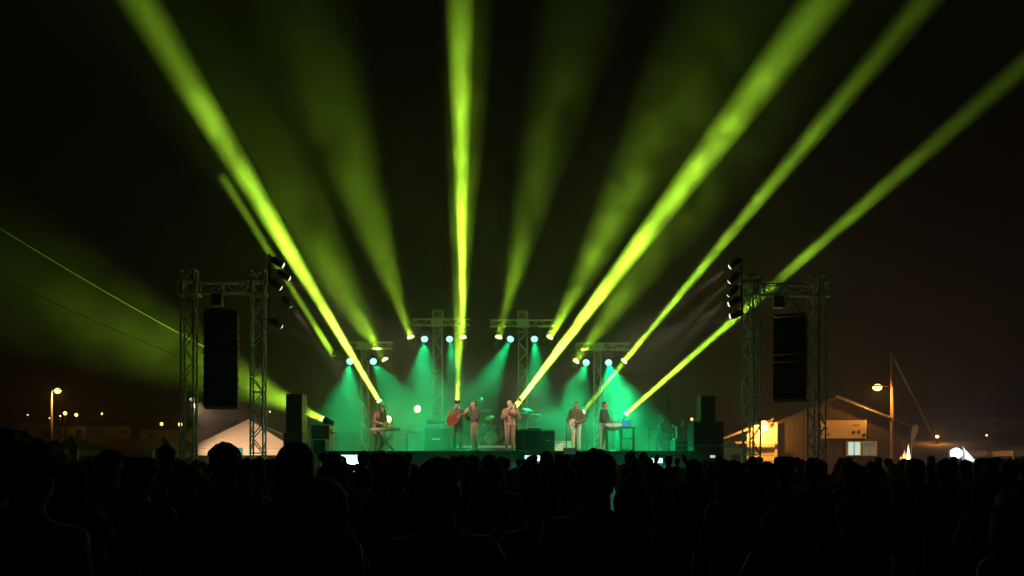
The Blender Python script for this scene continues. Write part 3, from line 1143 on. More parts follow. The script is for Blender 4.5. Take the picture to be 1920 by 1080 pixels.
def drum(px, py, D, r, h, label, stand_base, tilt=(0, -.2, 1), group='drums of the drum kit', name='tom_drum'):
    p = P(px, py, D)
    t = thing(name, label, 'drum', p, 0, group)
    ax = Vector(tilt).normalized()
    MB().lathe((0, 0, 0), ax, [(-h / 2, r), (h / 2, r)], 20).build('shell', DRUM, t)
    MB().lathe((0, 0, 0), ax, [(h / 2 + .002, r + .008), (h / 2 + .02, r + .008), (h / 2 + .021, r - .01)], 20).build('hoop', CHROME, t)
    MB().lathe((0, 0, 0), ax, [(h / 2 + .004, r - .012), (h / 2 + .010, r - .013)], 20).build('drum_head', DRUMSKIN, t)
    MB().tube((0, 0, -h / 2), (0, 0, stand_base - p.z), .014).build('stand', CHROME, t)
    return t


drum(912, 802, 30.55, .15, .22, 'small tom drum above the bass drum nearer the singer', RZ + .5)
drum(932, 803, 30.55, .16, .24, 'small tom drum above the bass drum nearer the horn player', RZ + .5)
drum(902, 812, 30.3, .18, .14, 'snare drum low beside the singer', RZ, name='snare_drum')
drum(944, 817, 30.5, .2, .36, 'deep floor tom beside the horn player', RZ, (0, 0, 1))
drum(982, 780, 29.6, .17, .2, 'first of two pale-rimmed percussion drums beside the horn player', DECK, (0, -.12, 1), 'percussion drums', 'timbale')
drum(1003, 783, 29.6, .19, .2, 'second of two pale-rimmed percussion drums farther from the horn player', DECK, (0, -.12, 1), 'percussion drums', 'timbale')


def cymbal(px, py, D, r, tilt, label, base):
    p = P(px, py, D)
    t = thing('cymbal', label, 'cymbal', p, 0, 'cymbals on stands')
    ax = Vector(tilt).normalized()
    MB().lathe((0, 0, 0), ax, [(-.006, r), (.0, r), (.018, r * .35), (.035, r * .14), (.04, .01)], 22).build('plate', CYMBAL, t)
    s = MB().tube((0, 0, -.01), (0, 0, base - p.z + .3), .011)
    s.tube((0, 0, .0), ax * .07, .006)
    s.build('stand', CHROME, t)
    for k in range(3):
        a = math.tau * k / 3 + .5
        MB().tube((0, 0, base - p.z + .45), (.26 * math.cos(a), .26 * math.sin(a), base - p.z + .01), .01).build('leg', CHROME, t)
    return t


cymbal(896, 751, 30.9, .2, (-.5, -.7, .7), 'steeply tilted cymbal just above the singer', RZ)
cymbal(911, 769, 30.8, .24, (.1, -.35, 1), 'flat wide cymbal beside the singer', RZ)
cymbal(919, 783, 30.3, .19, (-.25, -.6, 1), 'bright tilted cymbal over the drum kit', RZ)
cymbal(990, 769, 29.9, .22, (.2, -.3, 1), 'cymbal over the two percussion drums', DECK)

# white box riser and monitor wedges
wb = thing('equipment_box', 'white box standing on stage beside the cream-trousered bass player', 'box', stage_at(1055, 28.6))
MB().box((0, 0, .17), (.56, .4, .33)).build('box_body', mat('white_case', (.62, .66, .60), .6, 0, .12, 6), wb)
MB().box((0, 0, .36), (.6, .44, .035)).build('lid', WHITE, wb)


def mic_stand(px, D, h, boom, label):
    t = thing('microphone_stand', label, 'microphone stand', stage_at(px, D), 0, 'microphone stands')
    MB().lathe((0, 0, 0), (0, 0, 1), [(0, .14), (.02, .14), (.03, .04)], 14).build('base', STEEL, t)
    MB().tube((0, 0, .02), (0, 0, h), .010).build('pole', STEEL, t)
    e = Vector((boom[0], boom[1], h + boom[2]))
    MB().tube((0, 0, h), e, .008).build('boom', STEEL, t)
    MB().tube(e, e + (e - Vector((0, 0, h))).normalized() * .14, .016, .022).build('microphone', BLACK, t)


mic_stand(735, 27.3, 1.15, (-.35, .1, .22), 'microphone stand in front of the long-haired keyboard player')
mic_stand(868, 27.2, 1.25, (-.22, .15, .2), 'microphone stand in front of the hatted guitarist')
mic_stand(1062, 27.4, 1.25, (.22, .1, .2), 'microphone stand in front of the bass player')
mic_stand(1149, 27.5, 1.3, (-.25, .15, .22), 'microphone stand in front of the white-trousered keyboard player')
# little shelf with a pale upright object
lb_ = thing('side_table', 'small pale side table beside the long white keyboard', 'table', stage_at(763, 27.6))
zt = P(0, 813, 27.6).z - DECK
MB().box((0, 0, zt), (.36, .26, .022)).build('tabletop', IVORY, lb_)
MB().tube((0, 0, 0), (0, 0, zt - .011), .018).build('leg', STEEL, lb_)
MB().lathe((0, 0, 0), (0, 0, 1), [(0, .16), (.02, .16), (.03, .03)], 12).build('foot', STEEL, lb_)
bt = thing('bottle', 'pale bottle standing on the small side table', 'bottle', stage_at(769, 27.6) + Vector((0, 0, zt + .012)))
MB().lathe((0, 0, 0), (0, 0, 1), [(0, .035), (.13, .036), (.16, .016), (.19, .014)], 12).build('body', WHITE, bt)
MB().lathe((0, 0, .192), (0, 0, 1), [(0, .016), (.02, .016)], 10).build('cap', BLACK, bt)

# stage side, tent end: speaker stack, flight cases with a beam light on top
SD = 26.4


def stack(boxes, D, label, group=None):
    t = thing('speaker_stack', label, 'speaker stack', (P((boxes[0][0] + boxes[0][1]) / 2, 0, D).x, D, 0), 0, group)
    for (x0, x1, y0, y1, dep) in boxes:
        a, b = P(x0, y1, D), P(x1, y0, D)
        c = MB().box(((a.x + b.x) / 2 - t.location.x, 0, (a.z + b.z) / 2), (b.x - a.x, dep, b.z - a.z - .012)).build('cabinet', BLACK, t)
        MB().box(((a.x + b.x) / 2 - t.location.x, -dep / 2 - .006, (a.z + b.z) / 2), (b.x - a.x - .06, .02, b.z - a.z - .08)).build('grille', GRILLE, c)
        MB().tube((b.x - t.location.x + .002, 0, (a.z + b.z) / 2 - .06), (b.x - t.location.x + .002, 0, (a.z + b.z) / 2 + .06), .016).build('handle', STEEL, c)


gz = P(0, 862, SD - 1).y
stack([(538, 573, 812, 890, .8), (541, 571, 776, 811, .6), (541, 571, 740, 775, .6)], SD - .8, 'tall black speaker stack beside the stage at the tent end', 'side speaker stacks')
stack([(1295, 1350, 836, 892, .9), (1295, 1350, 792, 835, .9), (1310, 1337, 743, 791, .6)], SD - .6, 'tall black speaker stack beside the stage at the barn end', 'side speaker stacks')


def flight_case(px0, px1, py0, z0, D, dep, label, m=CASEGREY):
    a, b = P(px0, py0, D), P(px1, py0, D)
    w, h = b.x - a.x, a.z - z0
    t = thing('flight_case', label, 'flight case', ((a.x + b.x) / 2, D, z0), 0, 'flight cases at the stage sides')
    bd_ = MB().box((0, 0, h / 2), (w, dep, h)).build('body', m, t)
    e = MB()
    for sx in (-1, 1):
        e.box((sx * (w / 2), -dep / 2, h / 2), (.035, .035, h + .02))
        e.box((sx * (w / 2), dep / 2, h / 2), (.035, .035, h + .02))
    e.box((0, -dep / 2 - .004, h - .012), (w - .04, .03, .035))
    e.box((0, -dep / 2 - .004, h * .55), (w - .04, .02, .03))
    e.box((0, -dep / 2 - .004, .02), (w - .04, .03, .035))
    e.build('edging', ALU, t)
    for sx in (-.5, .5):
        MB().box((sx * w * .5, -dep / 2 - .018, h * .55), (.07, .016, .08)).build('latch', CHROME, t)
    return t, (a.z)


_, cz = flight_case(588, 622, 797, DECK - .75, 27.6, .7, 'upright metal-edged flight case beside the stage with a beam light on top')
pos = P(606, 786, 27.5)
moving_head(pos, P(-10, 505, 28.5), 'low beam light on a flight case sweeping over the tent', LIME_LENS, LIME, BP * .55, 28, hung=False, r=.10, group='floor lime beam lights', body=.8,
            stand=max(.05, pos.z - .36 - cz))
_, _ = flight_case(590, 614, 824, DECK - .75, 26.6, .5, 'small black flight case in front of the upright one', BLACK)
flight_case(1262, 1292, 826, DECK, 27.2, .7, 'wide black flight case on stage beside the seated person', BLACK)
# desk gear on the case
md = thing('monitor_desk', 'small desk with pale upright gear standing on the black flight case', 'desk gear', (P(1277, 0, 27.2).x, 27.2, P(0, 826, 27.2).z + .02))
MB().box((0, 0, .03), (.5, .45, .05)).build('tray', TRIM, md)
MB().box((-.06, 0, .26), (.20, .2, .40)).build('upright_unit', TRIM, md)
MB().box((.08, 0, .36), (.08, .12, .6)).build('column', IVORY, md)
MB().box((-.17, 0, .5), (.24, .14, .05)).build('arm', TRIM, md)
MB().tube((-.22, .1, .05), (-.22, .1, .5), .012).build('support', STEEL, md)
tp = thing('tripod_pole', 'thin upright pole beside the seated person', 'pole', stage_at(1254, 28.6))
MB().tube((0, 0, .02), (0, 0, P(0, 743, 28.6).z - DECK), .05, .045).build('shaft', STEEL, tp)
for k in range(3):
    a = math.tau * k / 3
    MB().tube((0, 0, .35), (.35 * math.cos(a), .35 * math.sin(a), .01), .014).build('leg', STEEL, tp)
cr = thing('folding_chair', 'pale metal folding chair in front of the seated person', 'chair', stage_at(1232, 27.6), R(30))
MB().box((0, 0, .45), (.4, .4, .025)).build('seat', TRIM, cr)
MB().box((0, .21, .75), (.4, .025, .2)).build('backrest', TRIM, cr)
for x in (-.18, .18):
    for y in (-.18, .2):
        MB().tube((x, y, 0), (x, y, .44 if y < 0 else .85), .012).build('leg', CHROME, cr)

# warm lamps behind the band
def small_lamp(p, label, m, power, color, r, mast_to, name='rear_lamp', cat='lamp'):
    t = thing(name, label, cat, p)
    MB().ball((0, 0, 0), r, 12, 8).build('bulb', m, t)
    MB().lathe((0, .02, 0), (0, 1, .2), [(r * .5, r * 1.0), (r * 1.3, r * .7), (r * 1.5, .02)], 12).build('housing', STEEL, t)
    MB().tube((0, r * 1.1, -r * .6), (0, r * 1.1, mast_to - p.z), .015).build('mast', BLACK, t)
    lamp('POINT', t, (0, -r - .05, 0), None, power, color, .05)
    return t


YEL = mat('yellow_glass', (.9, .85, .6), .2, emit=(1.0, .86, .34), estr=6)
LIMEY = mat('lime_glass', (.9, .95, .6), .2, emit=(.9, 1.0, .35), estr=5)
small_lamp(P(783, 767, 36.5), 'round yellow street lamp glowing behind the stage', YEL, 50, SODIUM, .15, 0)  # the far street lamp beyond the stage, stood nearer on a dark mast
small_lamp(P(728, 786, 30.2), 'lime-white lamp glowing beside the long-haired player', LIMEY, 60, (.7, 1, .08), .12, DECK)

# ------------------------------------------------------------------ cables lit by the low beam
def hang(a, b, sag, r, m, label, name='overhead_cable'):
    pts = []
    for k in range(25):
        t = k / 24
        p = a.lerp(b, t)
        p = p - Vector((0, 0, sag * 4 * t * (1 - t)))
        pts.append(p)
    tag(MB().path(pts, r, 6).build(name, m), label, 'cable')


hang(P(-120, 352, 28.3), P(405, 662, 28.6), .15, .018, CABLE, 'upper slack cable crossing the dark sky to the tent-side tower')
hang(P(-120, 462, 23.0), P(345, 672, 24.0), .1, .009, CABLE, 'lower faint cable crossing the dark sky to the tent-side tower')


# ------------------------------------------------------------------ tents
def tent(px0, px1, apx, apy, eave_py, D, depth, m, label, wall_to=0.0):
    x0, x1, xa = P(px0, 0, D).x, P(px1, 0, D).x, P(apx, 0, D).x
    ze, za = P(0, eave_py, D).z, P(0, apy, D + depth / 2).z
    r = thing('tent', label, 'tent', ((x0 + x1) / 2, D, 0), 0, 'tents beyond the crowd')
    cx = r.location.x
    c = [Vector((x0 - cx, 0, ze)), Vector((x1 - cx, 0, ze)), Vector((x1 - cx, depth, ze)), Vector((x0 - cx, depth, ze))]
    ap = Vector((xa * (D + depth / 2) / D - cx, depth / 2, za))
    for k in range(4):
        a, b = c[k], c[(k + 1) % 4]
        n = 6
        vs, fs = [], []
        for i in range(n + 1):                     # slightly slack panel
            t = i / n
            l, rr = a.lerp(ap, t), b.lerp(ap, t)
            for j in range(n + 1):
                q = l.lerp(rr, j / n)
                q.z -= .12 * math.sin(math.pi * t) * math.sin(math.pi * j / n)
                vs.append(q)
        for i in range(n):
            for j in range(n):
                fs.append((i * (n + 1) + j, i * (n + 1) + j + 1, (i + 1) * (n + 1) + j + 1, (i + 1) * (n + 1) + j))
        MB()._add(vs, fs, True).build('roof_panel', m, r)
        MB().prism([a + Vector((0, 0, -.01)), b + Vector((0, 0, -.01)), b + Vector((0, 0, -.3)), a + Vector((0, 0, -.3))],
                   (Vector((0, 0, ze)) - (a + b) / 2 + Vector((0, depth / 2, 0))).normalized() * .01).build('valance', m, r)
        MB().tube((a.x, a.y, 0), (a.x, a.y, ze), .04).build('pole', ALU, r)
    bk = MB().prism([(x0 - cx + .05, depth - .1, .0), (x1 - cx - .05, depth - .1, .0), (x1 - cx - .05, depth - .1, ze - .32), (x0 - cx + .05, depth - .1, ze - .32)], (0, .01, 0))
    bk.build('back_wall', m, r)
    return r


tent(352, 552, 466, 786, 841, 36, 5.5, TENT, 'large pale canvas tent lit peach behind the tent-side tower')
tent(288, 326, 308, 818, 843, 30, 2.2, TENTDIM, 'small dim peaked tent beside the large pale one')
tent(100, 146, 133, 816, 842, 34, 2.6, TENTDIM, 'small dark peaked tent farthest from the stage')
tent(1900, 1990, 1945, 832, 845, 44, 5, TENT, 'peach-lit tent at the far edge beyond the bonfire')
tent(1352, 1390, 1371, 822, 840, 37, 2.0, TENT, 'small cream canopy glowing in front of the barn lean-to')


# ------------------------------------------------------------------ street lamps
def street_lamp(px, py, D, arm_px, label, power=120, color=SODIUM, glass=None, r=.16, pole_m=None, aim=None):
    h = P(px, py, D)
    base = P(arm_px, py, D)
    g = terrain_h(base.x, D)
    t = thing('street_lamp', label, 'street lamp', (base.x, D, g), 0, 'street lamps')
    z = h.z - g
    MB().tube((0, 0, 0), (0, 0, z + .1), .09, .06).build('pole', pole_m or TRIM, t)
    dx = h.x - base.x
    MB().tube((0, 0, z + .08), (dx, 0, z + .12), .035).build('arm', STEEL, t)
    hd = MB().lathe((dx, 0, z + .14), (0, 0, -1), [(-.04, .05), (0, r * .9), (.06, r * 1.2)], 12).build('head', STEEL, t)
    MB().ball((dx, 0, z + .02), (r, r, r * .75), 12, 8).build('glass', glass or SODIUM_GLASS, hd)
    if power:
        if aim:
            lamp('SPOT', t, (dx, -.02, z - r - .04), aim, power, color, .08, 85, .6)
        else:
            lamp('POINT', t, (dx, -.02, z - r - .04), None, power, color, .08)
    return t


street_lamp(108, 733, 62, 97, 'sodium street lamp on a pole over the dark field', 230, r=.26)
street_lamp(360, 750, 32.5, 368, 'weakly glowing street lamp with a pale pole behind the tent-side tower', 1900, color=(1, .62, .38), aim=(2.4, 5.0, -3.3), r=.10,  # lamp itself glows weakly; a strong spot is added to light the tent
            glass=mat('weak_glass', (.8, .7, .5), .3, emit=(1, .7, .4), estr=.9))
street_lamp(1645, 727, 46, 1674, 'sodium lamp on a bracket of the tall utility pole', 330, r=.26, pole_m=POLEWOOD)
# the pole carries on above the lamp
bp = P(1674, 0, 46)
ut = thing('utility_pole', 'tall wooden utility pole rising above the sodium lamp', 'pole', (bp.x + .02, 46.12, 0))
MB().tube((0, 0, 0), (0, 0, P(0, 657, 46).z), .13, .085, 10).build('shaft', POLEWOOD, ut)
MB().tube((0, 0, P(0, 785, 46).z - .12), (0, 0, P(0, 785, 46).z + .12), .15, .15, 10).build('collar', STEEL, ut)
hang(P(1676, 672, 46.1), P(1754, 824, 46.4), 0, .06, WIRE, 'slanting guy wire running down from the utility pole', 'guy_wire')
hang(P(1568, 743, 45.6), P(1674, 784, 46.0), .06, .045, WIRE, 'lit cable running from the barn gable to the utility pole')

# ------------------------------------------------------------------ barn
BD = 47.0
barn = thing('barn', 'dark boarded barn with gable roof lit by a sodium wall lamp', 'barn', (0, BD, 0))
gx0, gx1, gxa = P(1452, 0, BD).x, P(1690, 0, BD).x, P(1568, 0, BD).x
ze, za = P(0, 796, BD).z, P(0, 746, BD).z
nb = 26
for k in range(nb):
    xa_, xb_ = gx0 + (gx1 - gx0) * k / nb, gx0 + (gx1 - gx0) * (k + 1) / nb
    zz = lambda x: ze + (za - ze) * (1 - abs(x - gxa) / ((gxa - gx0) if x < gxa else (gx1 - gxa)))
    e = .012 if k % 2 else 0
    MB().prism([(xa_ + .012, -e, 0), (xb_ - .012, -e, 0), (xb_ - .012, -e, zz(xb_) - .02), (xa_ + .012, -e, zz(xa_) - .02)], (0, .06, 0)).build('board', BARN, barn)
MB().prism([(gx0, .061, 0), (gx1, .061, 0), (gx1, .061, ze - .03), (gxa, .061, za - .03), (gx0, .061, ze - .03)], (0, 9.0, 0)).build('wall', BARN, barn)
for sgn, xe in ((-1, gx0), (1, gx1)):
    p0, p1 = Vector((gxa, -.35, za)), Vector((xe + sgn * .35, -.35, ze - .14))
    MB().prism([p0, p1, p1 + Vector((0, 0, .1)), p0 + Vector((0, 0, .1))], (0, 9.8, 0)).build('roof', ROOF, barn)
    MB().prism([p0 + Vector((0, -.03, -.06)), p1 + Vector((0, -.03, -.06)), p1 + Vector((0, -.03, .13)), p0 + Vector((0, -.03, .13))], (0, .028, 0)).build('barge_board', mat('barge_paint', (.035, .028, .022), .8, 0, .2, 4), barn)
# lit return wall of wide planks and the lean-to
lx0, lx1 = P(1398, 0, BD).x, gx0 - .02
zl = P(0, 792, BD).z
n = 12
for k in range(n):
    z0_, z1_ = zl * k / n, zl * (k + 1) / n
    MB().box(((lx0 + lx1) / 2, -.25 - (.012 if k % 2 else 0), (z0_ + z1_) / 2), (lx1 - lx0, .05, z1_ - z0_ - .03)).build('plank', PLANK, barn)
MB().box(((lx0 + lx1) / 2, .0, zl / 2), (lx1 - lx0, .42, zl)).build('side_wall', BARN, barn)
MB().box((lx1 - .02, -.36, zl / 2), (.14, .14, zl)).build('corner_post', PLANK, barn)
# lean-to roof
q0, q1 = P(1352, 826, BD - .6), P(1450, 788, BD - .6)
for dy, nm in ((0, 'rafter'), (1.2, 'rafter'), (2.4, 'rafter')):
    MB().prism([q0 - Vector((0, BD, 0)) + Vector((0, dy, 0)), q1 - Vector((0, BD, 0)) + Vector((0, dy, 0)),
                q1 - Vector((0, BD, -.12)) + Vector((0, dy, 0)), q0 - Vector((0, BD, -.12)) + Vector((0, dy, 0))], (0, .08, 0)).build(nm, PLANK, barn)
MB().prism([q0 - Vector((0, BD + .1, -.125)), q1 - Vector((0, BD + .1, -.125)), q1 - Vector((0, BD + .1, -.175)), q0 - Vector((0, BD + .1, -.175))], (0, 2.8, 0)).build('lean_to_roof', ROOF, barn)
zb = P(0, 830, BD - .6).z
MB().box(((q0.x + lx1) / 2, -.6, zb), (lx1 - q0.x, .1, .12)).build('tie_beam', PLANK, barn)
MB().box((q0.x + .05, -.6, zb / 2), (.1, .1, zb)).build('post', PLANK, barn)
# windows of the barn
for (x0, x1, m) in ((1590, 1613, WINDOW_LIT), (1618, 1642, WINDOW_DIM)):
    a, b = P(x0, 853, BD - .1), P(x1, 829, BD - .1)
    w, h = b.x - a.x, b.z - a.z
    f = MB()
    cx, cz_ = (a.x + b.x) / 2, (a.z + b.z) / 2
    for s in (-1, 1):
        f.box((cx + s * (w / 2 + .03), -.09, cz_), (.06, .12, h + .12))
        f.box((cx, -.09, cz_ + s * (h / 2 + .03)), (w, .12, .06))
    f.box((cx, -.09, cz_), (.035, .09, h))
    fr = f.build('window', TRIM, barn)
    MB().box((cx, -.055, cz_), (w, .02, h)).build('pane', m, fr)
# wall lamp
wl = P(1432, 797, BD - .9)
wlt = thing('wall_lamp', 'bright sodium lamp glowing on the plank wall of the barn', 'lamp', wl)
MB().ball((0, 0, 0), .26, 12, 8).build('bulb', SODIUM_GLASS, wlt)
MB().lathe((0, .02, .05), (0, .3, 1), [(.06, .16), (.14, .12), (.2, .03)], 12).build('shade', STEEL, wlt)
MB().tube((0, .05, .18), (0, .62, .26), .025).build('bracket', STEEL, wlt)
lamp('POINT', wlt, (0, -.2, -.34), None, 620, SODIUM, .1)
# banner
a, b = P(1541, 822, BD - .16), P(1624, 788, BD - .16)
bn = thing('banner', 'tan banner with small dark marks on the barn gable', 'banner', ((a.x + b.x) / 2, BD - .16, (a.z + b.z) / 2))
w, h = b.x - a.x, b.z - a.z
MB().box((0, 0, 0), (w, .03, h)).build('sheet', mat('banner_cloth', (.72, .55, .36), .85, 0, .08, 3), bn)
mk = MB()
dy = -.022
for (ux, uz, sw, sh) in ((-.36, -.30, .14, .10), (-.40, .05, .10, .12), (.21, -.18, .18, .14), (.33, -.16, .16, .16), (.44, -.34, .2, .16)):
    mk.box((ux * w, dy, uz * h), (sw, .012, sh))
    mk.box((ux * w + sw * .2, dy - .001, uz * h + sh * .65), (sw * .5, .012, sh * .3))
for k in range(4):
    mk.tube((.20 * w + k * .09, dy, .22 * h + (.06 if k % 2 else 0)), (.20 * w + (k + 1) * .09, dy, .22 * h + (0 if k % 2 else .06)), .012)
mk.build('print', mat('banner_ink', (.07, .045, .03), .8), bn)
for s in (-1, 1):
    MB().tube((s * w / 2, 0, -h / 2 - .03), (s * w / 2, 0, h / 2 + .03), .03).build('edge_pole', TRIM, bn)

# ------------------------------------------------------------------ far right: flags, bonfire, white lamp with flap
ff = thing('feather_flag', 'pale feather flag standing near the bonfire', 'flag', (P(1711, 0, 42).x, 42, 0))
zf = P(0, 798, 42).z
MB().tube((-.16, 0, 0), (0, 0, zf), .02).build('pole', ALU, ff)
MB().prism([(-.08, 0, zf * .55), (.04, 0, zf * .75), (.30, 0, zf * .93), (.30, 0, zf * 1.0), (.12, 0, zf * 1.02), (-.05, 0, zf * .9)], (0, .015, 0)).build('sail', mat('flag_cloth', (.55, .40, .27), .85, 0, .15, 4), ff)
fire = thing('bonfire', 'small bright bonfire burning behind the crowd', 'fire', (P(1694, 0, 40).x, 40, 0))
FL = mat('flame', (.9, .6, .3), .5, emit=(1.0, .62, .28), estr=2.6)
FLD = mat('flame_outer', (.6, .3, .15), .5, emit=(1.0, .42, .14), estr=.55)
zf = P(0, 836, 40).z
random.seed(5)
for k in range(6):
    x = random.uniform(-.35, .35)
    h = zf * random.uniform(.72, 1.0) - abs(x) * .5
    MB().lathe((x, random.uniform(-.2, .2), .2), (random.uniform(-.12, .12), 0, 1), [(0, .12), (h * .3, .2), (h * .6, .12), (h * .85, .05), (h, .005)], 9).build('flame', FL if k < 2 else FLD, fire)
for k in range(7):
    a = math.tau * k / 7
    MB().tube((.6 * math.cos(a), .6 * math.sin(a), .02), (.05 * math.cos(a), .05 * math.sin(a), .8), .06, .05).build('log', POLEWOOD, fire)
lamp('POINT', fire, (0, -.5, zf * .8), None, 110, (1, .55, .25), .2)
wl = P(1793, 850, 36)
t = thing('flood_lamp', 'dazzling cold white lamp among the crowd by the hillside', 'lamp', wl)
MB().ball((0, 0, 0), .24, 12, 8).build('bulb', WHITE_GLASS, t)
MB().box((0, .2, 0), (.4, .12, .36)).build('housing', STEEL, t)
MB().tube((0, .2, -.1), (0, .2, -wl.z), .03).build('stand', STEEL, t)
lamp('POINT', t, (0, -.34, 0), None, 320, (.75, .85, 1.0), .1)
fp = P(1806, 838, 36.6)
fl = thing('canopy_flap', 'white slanting canvas flap lit by the cold white lamp', 'canopy', (fp.x, fp.y, 0))
pts = [(0, 0, fp.z), (.52, .0, P(0, 862, 36.6).z), (.45, 0, P(0, 882, 36.6).z), (.10, 0, P(0, 866, 36.6).z)]
MB().prism(pts, (0, .02, 0)).build('canvas', WHITE, fl)
MB().tube((0, .03, 0), (0, .03, fp.z), .025).build('pole', ALU, fl)
MB().tube((.5, .03, 0), (.5, .03, P(0, 862, 36.6).z), .025).build('pole', ALU, fl)


# ------------------------------------------------------------------ the town on the hill
def house(px, D, w, d, h, label, m=HOUSEWALL):
    x = P(px, 0, D).x
    g = min(terrain_h(x + sx * w / 2, D + sy * d / 2) for sx in (-1, 1) for sy in (-1, 1))
    r = thing('house', label, 'house', (x, D, g), random.uniform(-.2, .2), 'houses of the far town')
    MB().box((0, 0, h / 2), (w, d, h)).build('wall', m, r)
    MB().prism([(-w / 2 - .3, -d / 2 - .3, h), (w / 2 + .3, -d / 2 - .3, h), (w / 2 + .3, 0, h + 1.7), (-w / 2 - .3, 0, h + 1.7)], (0, 0, .12)).build('roof', ROOF, r)
    MB().prism([(-w / 2 - .3, d / 2 + .3, h), (w / 2 + .3, d / 2 + .3, h), (w / 2 + .3, 0, h + 1.7), (-w / 2 - .3, 0, h + 1.7)], (0, 0, .12)).build('roof', ROOF, r)
    f = MB()
    for sx in (-.3, .3):
        f.box((sx * w, -d / 2 - .02, h * .55), (1.0, .06, 1.0))
    f.build('window', EYE_M, r)
    return r


house(92, 190, 10, 7, 3.4, 'low house on the dark hill beneath the street lamp')
house(148, 186, 9, 7, 3.0, 'low house between the two brightest town lamps')
house(222, 190, 12, 7, 2.8, 'long low house on the hill beside the brightest town lamps')
house(322, 175, 11, 7, 2.6, 'low house on the hill between the two single town lamps')
house(402, 185, 10, 7, 2.8, 'low house on the hill behind the large pale tent')
house(1880, 170, 10, 8, 3.0, 'low house highest on the warm-lit hillside')


def town_lamp(px, py, D, power, label, r=.42):
    p = P(px, py, D)
    g = terrain_h(p.x, D)
    t = thing('town_lamp', label, 'street lamp', (p.x, D, g), 0, 'lamps of the far town')
    z = max(.8, p.z - g)
    MB().tube((0, 0, 0), (0, 0, z), .12, .09, 6).build('pole', STEEL, t)
    MB().ball((0, 0, z), r, 8, 6).build('glass', SODIUM_GLASS, t)
    if power:
        lamp('POINT', t, (0, -.2, z + r + .25), None, power, SODIUM, .2)


town_lamp(122, 775, 178, 110, 'brightest town lamp on the hill below the field street lamp', .42)
town_lamp(143, 778, 178, 90, 'second of the two brightest town lamps on the hill', .38)
town_lamp(113, 780, 178, 0, 'weak town lamp just below the brightest one', .18)
town_lamp(191, 776, 180, 50, 'single town lamp beside the long low house', .22)
town_lamp(52, 778, 180, 0, 'faint town lamp outermost on the dark hill', .15)
town_lamp(93, 784, 176, 0, 'faint town lamp low on the hill under the street lamp pole', .15)
town_lamp(303, 795, 165, 60, 'town lamp on the hill before the small peaked tent', .34)
town_lamp(338, 796, 165, 90, 'town lamp on the hill nearest the tent-side tower', .42)
town_lamp(506, 772, 170, 0, 'faint town lamp between the tent roof and the speaker stack', .18)
town_lamp(1757, 819, 150, 1100, 'warm lamp on the hillside at the foot of the guy wire', .3)
town_lamp(1850, 822, 155, 0, 'warm lamp on the hillside above the canvas flap', .2)
town_lamp(1297, 786, 120, 0, 'tiny white lamp far behind the side speaker stack', .22)

# ------------------------------------------------------------------ the crowd
random.seed(21)
CM = {
    'a': {'shirt': mat('crowd_black_top', (.020, .020, .021), .9, 0, .3, 12, .3), 'trousers': DENIM},
    'b': {'shirt': mat('crowd_navy_top', (.022, .026, .040), .9, 0, .3, 12, .3), 'trousers': DENIM},
    'c': {'shirt': mat('crowd_brown_top', (.045, .032, .022), .9, 0, .3, 12, .3), 'trousers': DENIM},
    'd': {'shirt': mat('crowd_grey_top', (.060, .060, .058), .9, 0, .3, 12, .3), 'trousers': DENIM},
}


def crowd_proto(J, hair, hair_m, cm, vox, extra=None):
    S, I = figure(J)
    me = shape_mesh('body', S, vox, 0.006, 3)
    mats = {'trousers': CM[cm]['trousers'], 'shirt': CM[cm]['shirt'], 'shoes': SHOE, 'hand': SKIN, 'neck': SKIN, 'head': SKIN}
    paint_regions(me, S, mats)
    hm = None
    if hair:
        hm = shape_mesh('hair', hair_shapes(I, hair), max(.014, vox * .7), 0.004, 1)
        hm.materials.append(hair_m)
        hn = [v_.normal.copy() for v_ in hm.vertices]
        for v_, nn in zip(hm.vertices, hn):
            c_ = v_.co
            v_.co = c_ + nn * (.012 * noise.noise(c_ * 38) + .010 * noise.noise(c_ * 14) + random.uniform(-.003, .006))
    em = None
    if extra == 'cap':
        em = ('cap', cap_mesh(I, BLACKCLOTH, 1))
    elif extra == 'back_cap':
        em = ('cap', cap_mesh(I, BLACKCLOTH, -1))
    elif extra == 'hat':
        em = ('hat', hat_mesh(I, BLACKCLOTH))
    elif extra == 'hood':
        c = I['head']
        hs = [('hood', 'e', c + Vector((0, .02, .02)), (.108, .122, .128)), ('hood', 'c', I['neck'] + Vector((0, .03, 0)), c + Vector((0, .03, -.03)), .10, .10)]
        h_ = shape_mesh('hood', hs, .02, 0, 2)
        h_.materials.append(CM[cm]['shirt'])
        em = ('hood', h_)
    return dict(body=me, hair=hm, extra=em)


